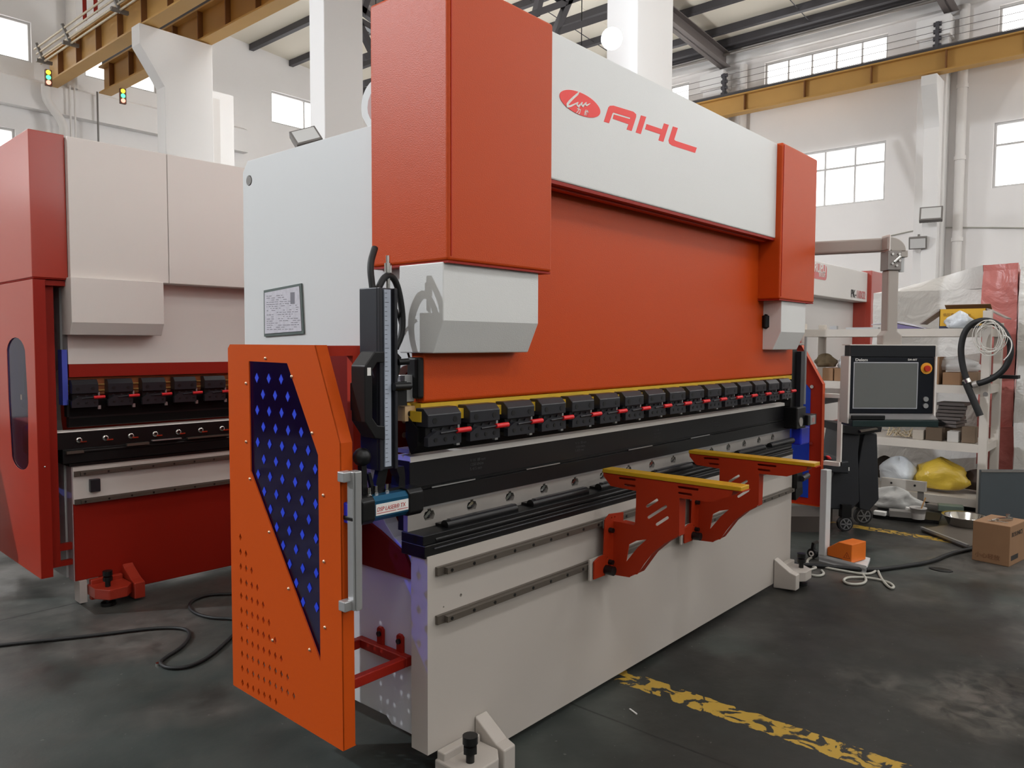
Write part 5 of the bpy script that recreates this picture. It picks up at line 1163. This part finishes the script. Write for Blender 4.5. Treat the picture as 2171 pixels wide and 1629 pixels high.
# dark grey panel leaning behind it
b = MB(); g0, g1 = at(2082, 1090, x=5.9), at(2240, 1090, x=5.2); gz = at(2100, 1003, x=5.85).z
g0 = Vector((5.98, at(2080, 1000, x=5.98).y, 0)); g1 = g0 + Vector((CR.x, CR.y, 0)).normalized() * .55
b.add([], [], DKGREY); nn = Vector((CF.x, CF.y, 0)).normalized() * .03
vs = [g0, g1, g1 + Vector((0, 0, gz)), g0 + Vector((0, 0, gz))]; b.add([*vs, *[v + nn for v in vs]], [(0, 1, 2, 3), (7, 6, 5, 4), (0, 4, 5, 1), (1, 5, 6, 2), (2, 6, 7, 3), (3, 7, 4, 0)], mat('slate_grey_panel', (74, 80, 84), .4, vary=.1))
o = b.build('steel_panel', None, .004); o.name = 'slate_sheet'; tag(o, 'slate grey steel panel standing behind the cardboard carton', 'panel')
vs = [v - nn * .2 for v in (g0 + Vector((0, 0, gz - .02)), g1 + Vector((0, 0, gz - .02)), g1 + Vector((0, 0, gz)), g0 + Vector((0, 0, gz)))]; b = MB(); b.add(vs, [(0, 1, 2, 3)], GREYP); b.build('panel_lip', o)
# oil stain blot
b = MB(); p = at(1995, 1209, z=0); b.sphere((p.x, p.y, .004), .05, mat('dark_grease', (16, 14, 12), .5), 12, 6, (1, 1.5, .12)); tag(b.build('grease_clump'), 'small dark clump of grease on the floor left of the carton', 'grease clump')

# ================================================================ MACHINES BEHIND
# white and red press brake with a model number
PK = thing('press_brake', 'white press brake with red ends and a red badge standing behind the control panel', 'press brake', (9.3, 1.8, 0))
yP = 1.75
zT = at(1838, 577, x=11.0).z
xr_ = at(1838, 640, y=yP).x; zb1 = at(1837, 641, y=yP).z; zt1 = at(1838, 578, y=yP).z
b = MB(); b.box(7.75, xr_, yP, yP + .35, zb1, zt1, mat('cool_white_paint', (212, 208, 204), .4)); b.build('front_beam', PK, .01)
b = MB(); b.box(xr_ + .004, xr_ + .64, yP - .06, yP + 1.3, .2, zt1 + .03, REDM); b.build('side_cover', PK, .01)
xs_ = at(1826, 680, y=yP + .2).x
b = MB(); b.box(7.7, xs_, yP + .20, yP + .5, 1.20, zb1 + .02, mat('cool_white_paint', (212, 208, 204), .4)); b.box(xs_, xr_, yP + .02, yP + .6, .95, zb1 - .002, REDM); b.box(7.7, xs_, yP + .16, yP + .30, .98, 1.2, REDM); b.build('ram', PK)
b = MB(); b.box(7.7, xr_, yP + .2, yP + .28, .80, .90, STEEL); b.box(7.7, xr_, yP + .12, yP + .25, .70, .78, BLACKM); b.build('die_block', PK)
b = MB(); b.box(7.7, xr_ + .0, yP + .1, yP + .2, .04, .70, mat('cool_white_paint', (212, 208, 204), .4)); b.box(7.7, xr_, yP + .08, yP + .1, .04, .45, REDM); b.build('table_plate', PK)
yS = yP - .004
def pk(px, py): p = at(px, py, y=yS); return p
c1, c2 = pk(1722, 566), pk(1752, 589)
b = MB(); rr = .06; xa, xb_, za, zb3 = pk(1700, 560).x, pk(1753, 575).x, pk(1752, 595).z, pk(1752, 563).z
cr = [(xb_ - rr + rr * math.cos(t), zb3 - rr + rr * math.sin(t)) for t in [PI / 2 - i * PI / 10 for i in range(6)]] + [(xb_ - rr + rr * math.cos(t), za + rr + rr * math.sin(t)) for t in [-i * PI / 10 for i in range(6)]] + [(xa + rr - rr * math.sin(i * PI / 10), za + rr - rr * math.cos(i * PI / 10)) for i in range(6)] + [(xa + rr - rr * math.cos(i * PI / 10), zb3 - rr + rr * math.sin(i * PI / 10)) for i in range(6)]
b.prism(cr, 'y', yS - .001, yS + .004, mat('faded_rose_vinyl', (198, 112, 112), .5)); bd = b.build('red_badge', PK)
text('TRUPU', ((xb_ - .05), yS - .003, (za + zb3) / 2 - .01), (1, 0, 0), (0, 0, 1), .17, SIGNW, bd, 'badge_lettering', .001, align='RIGHT', bold=.003)
text('普机床', ((xb_ - .06), yS - .003, za + .04), (1, 0, 0), (0, 0, 1), .085, SIGNW, bd, 'badge_characters', .001, align='RIGHT')
p = pk(1804, 630); q = pk(1831, 636)
text('PK-', (p.x, yS - .002, p.z), (1, 0, 0), (0, 0, 1), .16, INK, PK, 'model_lettering', .001, bold=.002); text('110X32', (p.x + (q.x - p.x) * .42, yS - .002, p.z), (1, 0, 0), (0, 0, 1), .16, mat('faded_rose_vinyl', (198, 112, 112), .5), PK, 'model_number', .001, bold=.002, sx=.8)
# plastic wrapped machine
WM = thing('wrapped_machine', 'white and red machine wrapped in clear plastic film at the right', 'machine', (8, -.3, 0))
d0, d1 = 7.5, 8.5
P_ = lambda px, py, d: at(px, py, d=d)
A0 = P_(1852, 622, 9.2); A1 = P_(2086, 612, 8.0); back = Vector((CF.x, CF.y, 0)) * 1.1
def quadbox(a, c, zt0, zt1, dep, m, mb, z0=0.):
    a0 = Vector((a.x, a.y, z0)); c0_ = Vector((c.x, c.y, z0)); v = Vector((1, .12, 0)).normalized() * dep
    vs = [a0, c0_, Vector((c.x, c.y, zt1)), Vector((a.x, a.y, zt0))]; vs += [x + v for x in vs]
    mb.add(vs, [(0, 1, 2, 3), (7, 6, 5, 4), (0, 4, 5, 1), (1, 5, 6, 2), (2, 6, 7, 3), (3, 7, 4, 0)], m)
def crinkle(o, amp, sub=3, sc=3.):
    tx_ = bpy.data.textures.new('crinkle', 'CLOUDS'); tx_.noise_scale = .35; tx_.noise_depth = 3
    s = o.modifiers.new('sub', 'SUBSURF'); s.subdivision_type = 'SIMPLE'; s.levels = s.render_levels = 5
    d = o.modifiers.new('disp', 'DISPLACE'); d.texture = tx_; d.strength = amp; d.mid_level = .5; d.texture_coords = 'GLOBAL'
b = MB(); quadbox(A0, A1, A0.z, A1.z, 1.0, WRAPW, b); o = b.build('wrapped_front', WM); crinkle(o, .05)
# film tent rising to the red end
R0 = P_(2084, 562, 7.9); R1 = P_(2160, 556, 7.6)
b = MB(); v = Vector((1, .12, 0)).normalized()
t0 = A0 + v * .25 + Vector((0, 0, .0)); t1 = P_(1960, 600, 8.7); t2 = R0 + v * .2
b.add([A0, A1, R0, P_(1905, 613, 9.3), A0 + v * .8, A1 + v * .6, R0 + v * .8, P_(1905, 613, 9.3) + v * .8], [(0, 1, 2, 3), (3, 2, 6, 7), (4, 7, 6, 5), (0, 3, 7, 4), (1, 5, 6, 2)], WRAPW); o = b.build('film_tent', WM); crinkle(o, .02)
b = MB(); quadbox(R0, R1, R0.z, R1.z, 1.0, WRAPR, b, .30); o = b.build('wrapped_red_end', WM); crinkle(o, .04)
W0 = P_(2164, 566, 7.3); W1 = P_(2290, 560, 6.9); b = MB(); quadbox(W0, W1, W0.z, W1.z, 1., WRAPW, b); o = b.build('wrapped_side', WM); crinkle(o, .05)
b = MB(); r0, r1 = P_(2083, 930, 7.85), P_(2190, 930, 7.55); quadbox(r0, r1, P_(2083, 905, 7.85).z, P_(2190, 905, 7.55).z, .3, WRAPR, b, .1); o = b.build('wrapped_red_base', WM); crinkle(o, .03)
# column foot / cabinet edge at the right border of the picture
b = MB(); w0 = at(2167, 1500, z=0); b.box(w0.x, w0.x + .5, w0.y - .45, w0.y - .012, 0, at(2167, 1120, x=w0.x).z, WHITE2)
tag(b.build('white_cabinet'), 'narrow edge of a white cabinet at the right border of the view', 'cabinet')
# dark machine base under the PK press, seen past the post
b = MB(); z1 = at(1700, 1088, d=6.2).z; a_ = at(1650, 1088, d=6.3); c_2 = at(1738, 1088, d=6.3); quadbox(a_, c_2, .13, .13, .5, mat('grimy_plinth', (70, 62, 56), .8), b); tag(b.build('machine_plinth'), 'low grimy plinth behind the right side door', 'plinth')
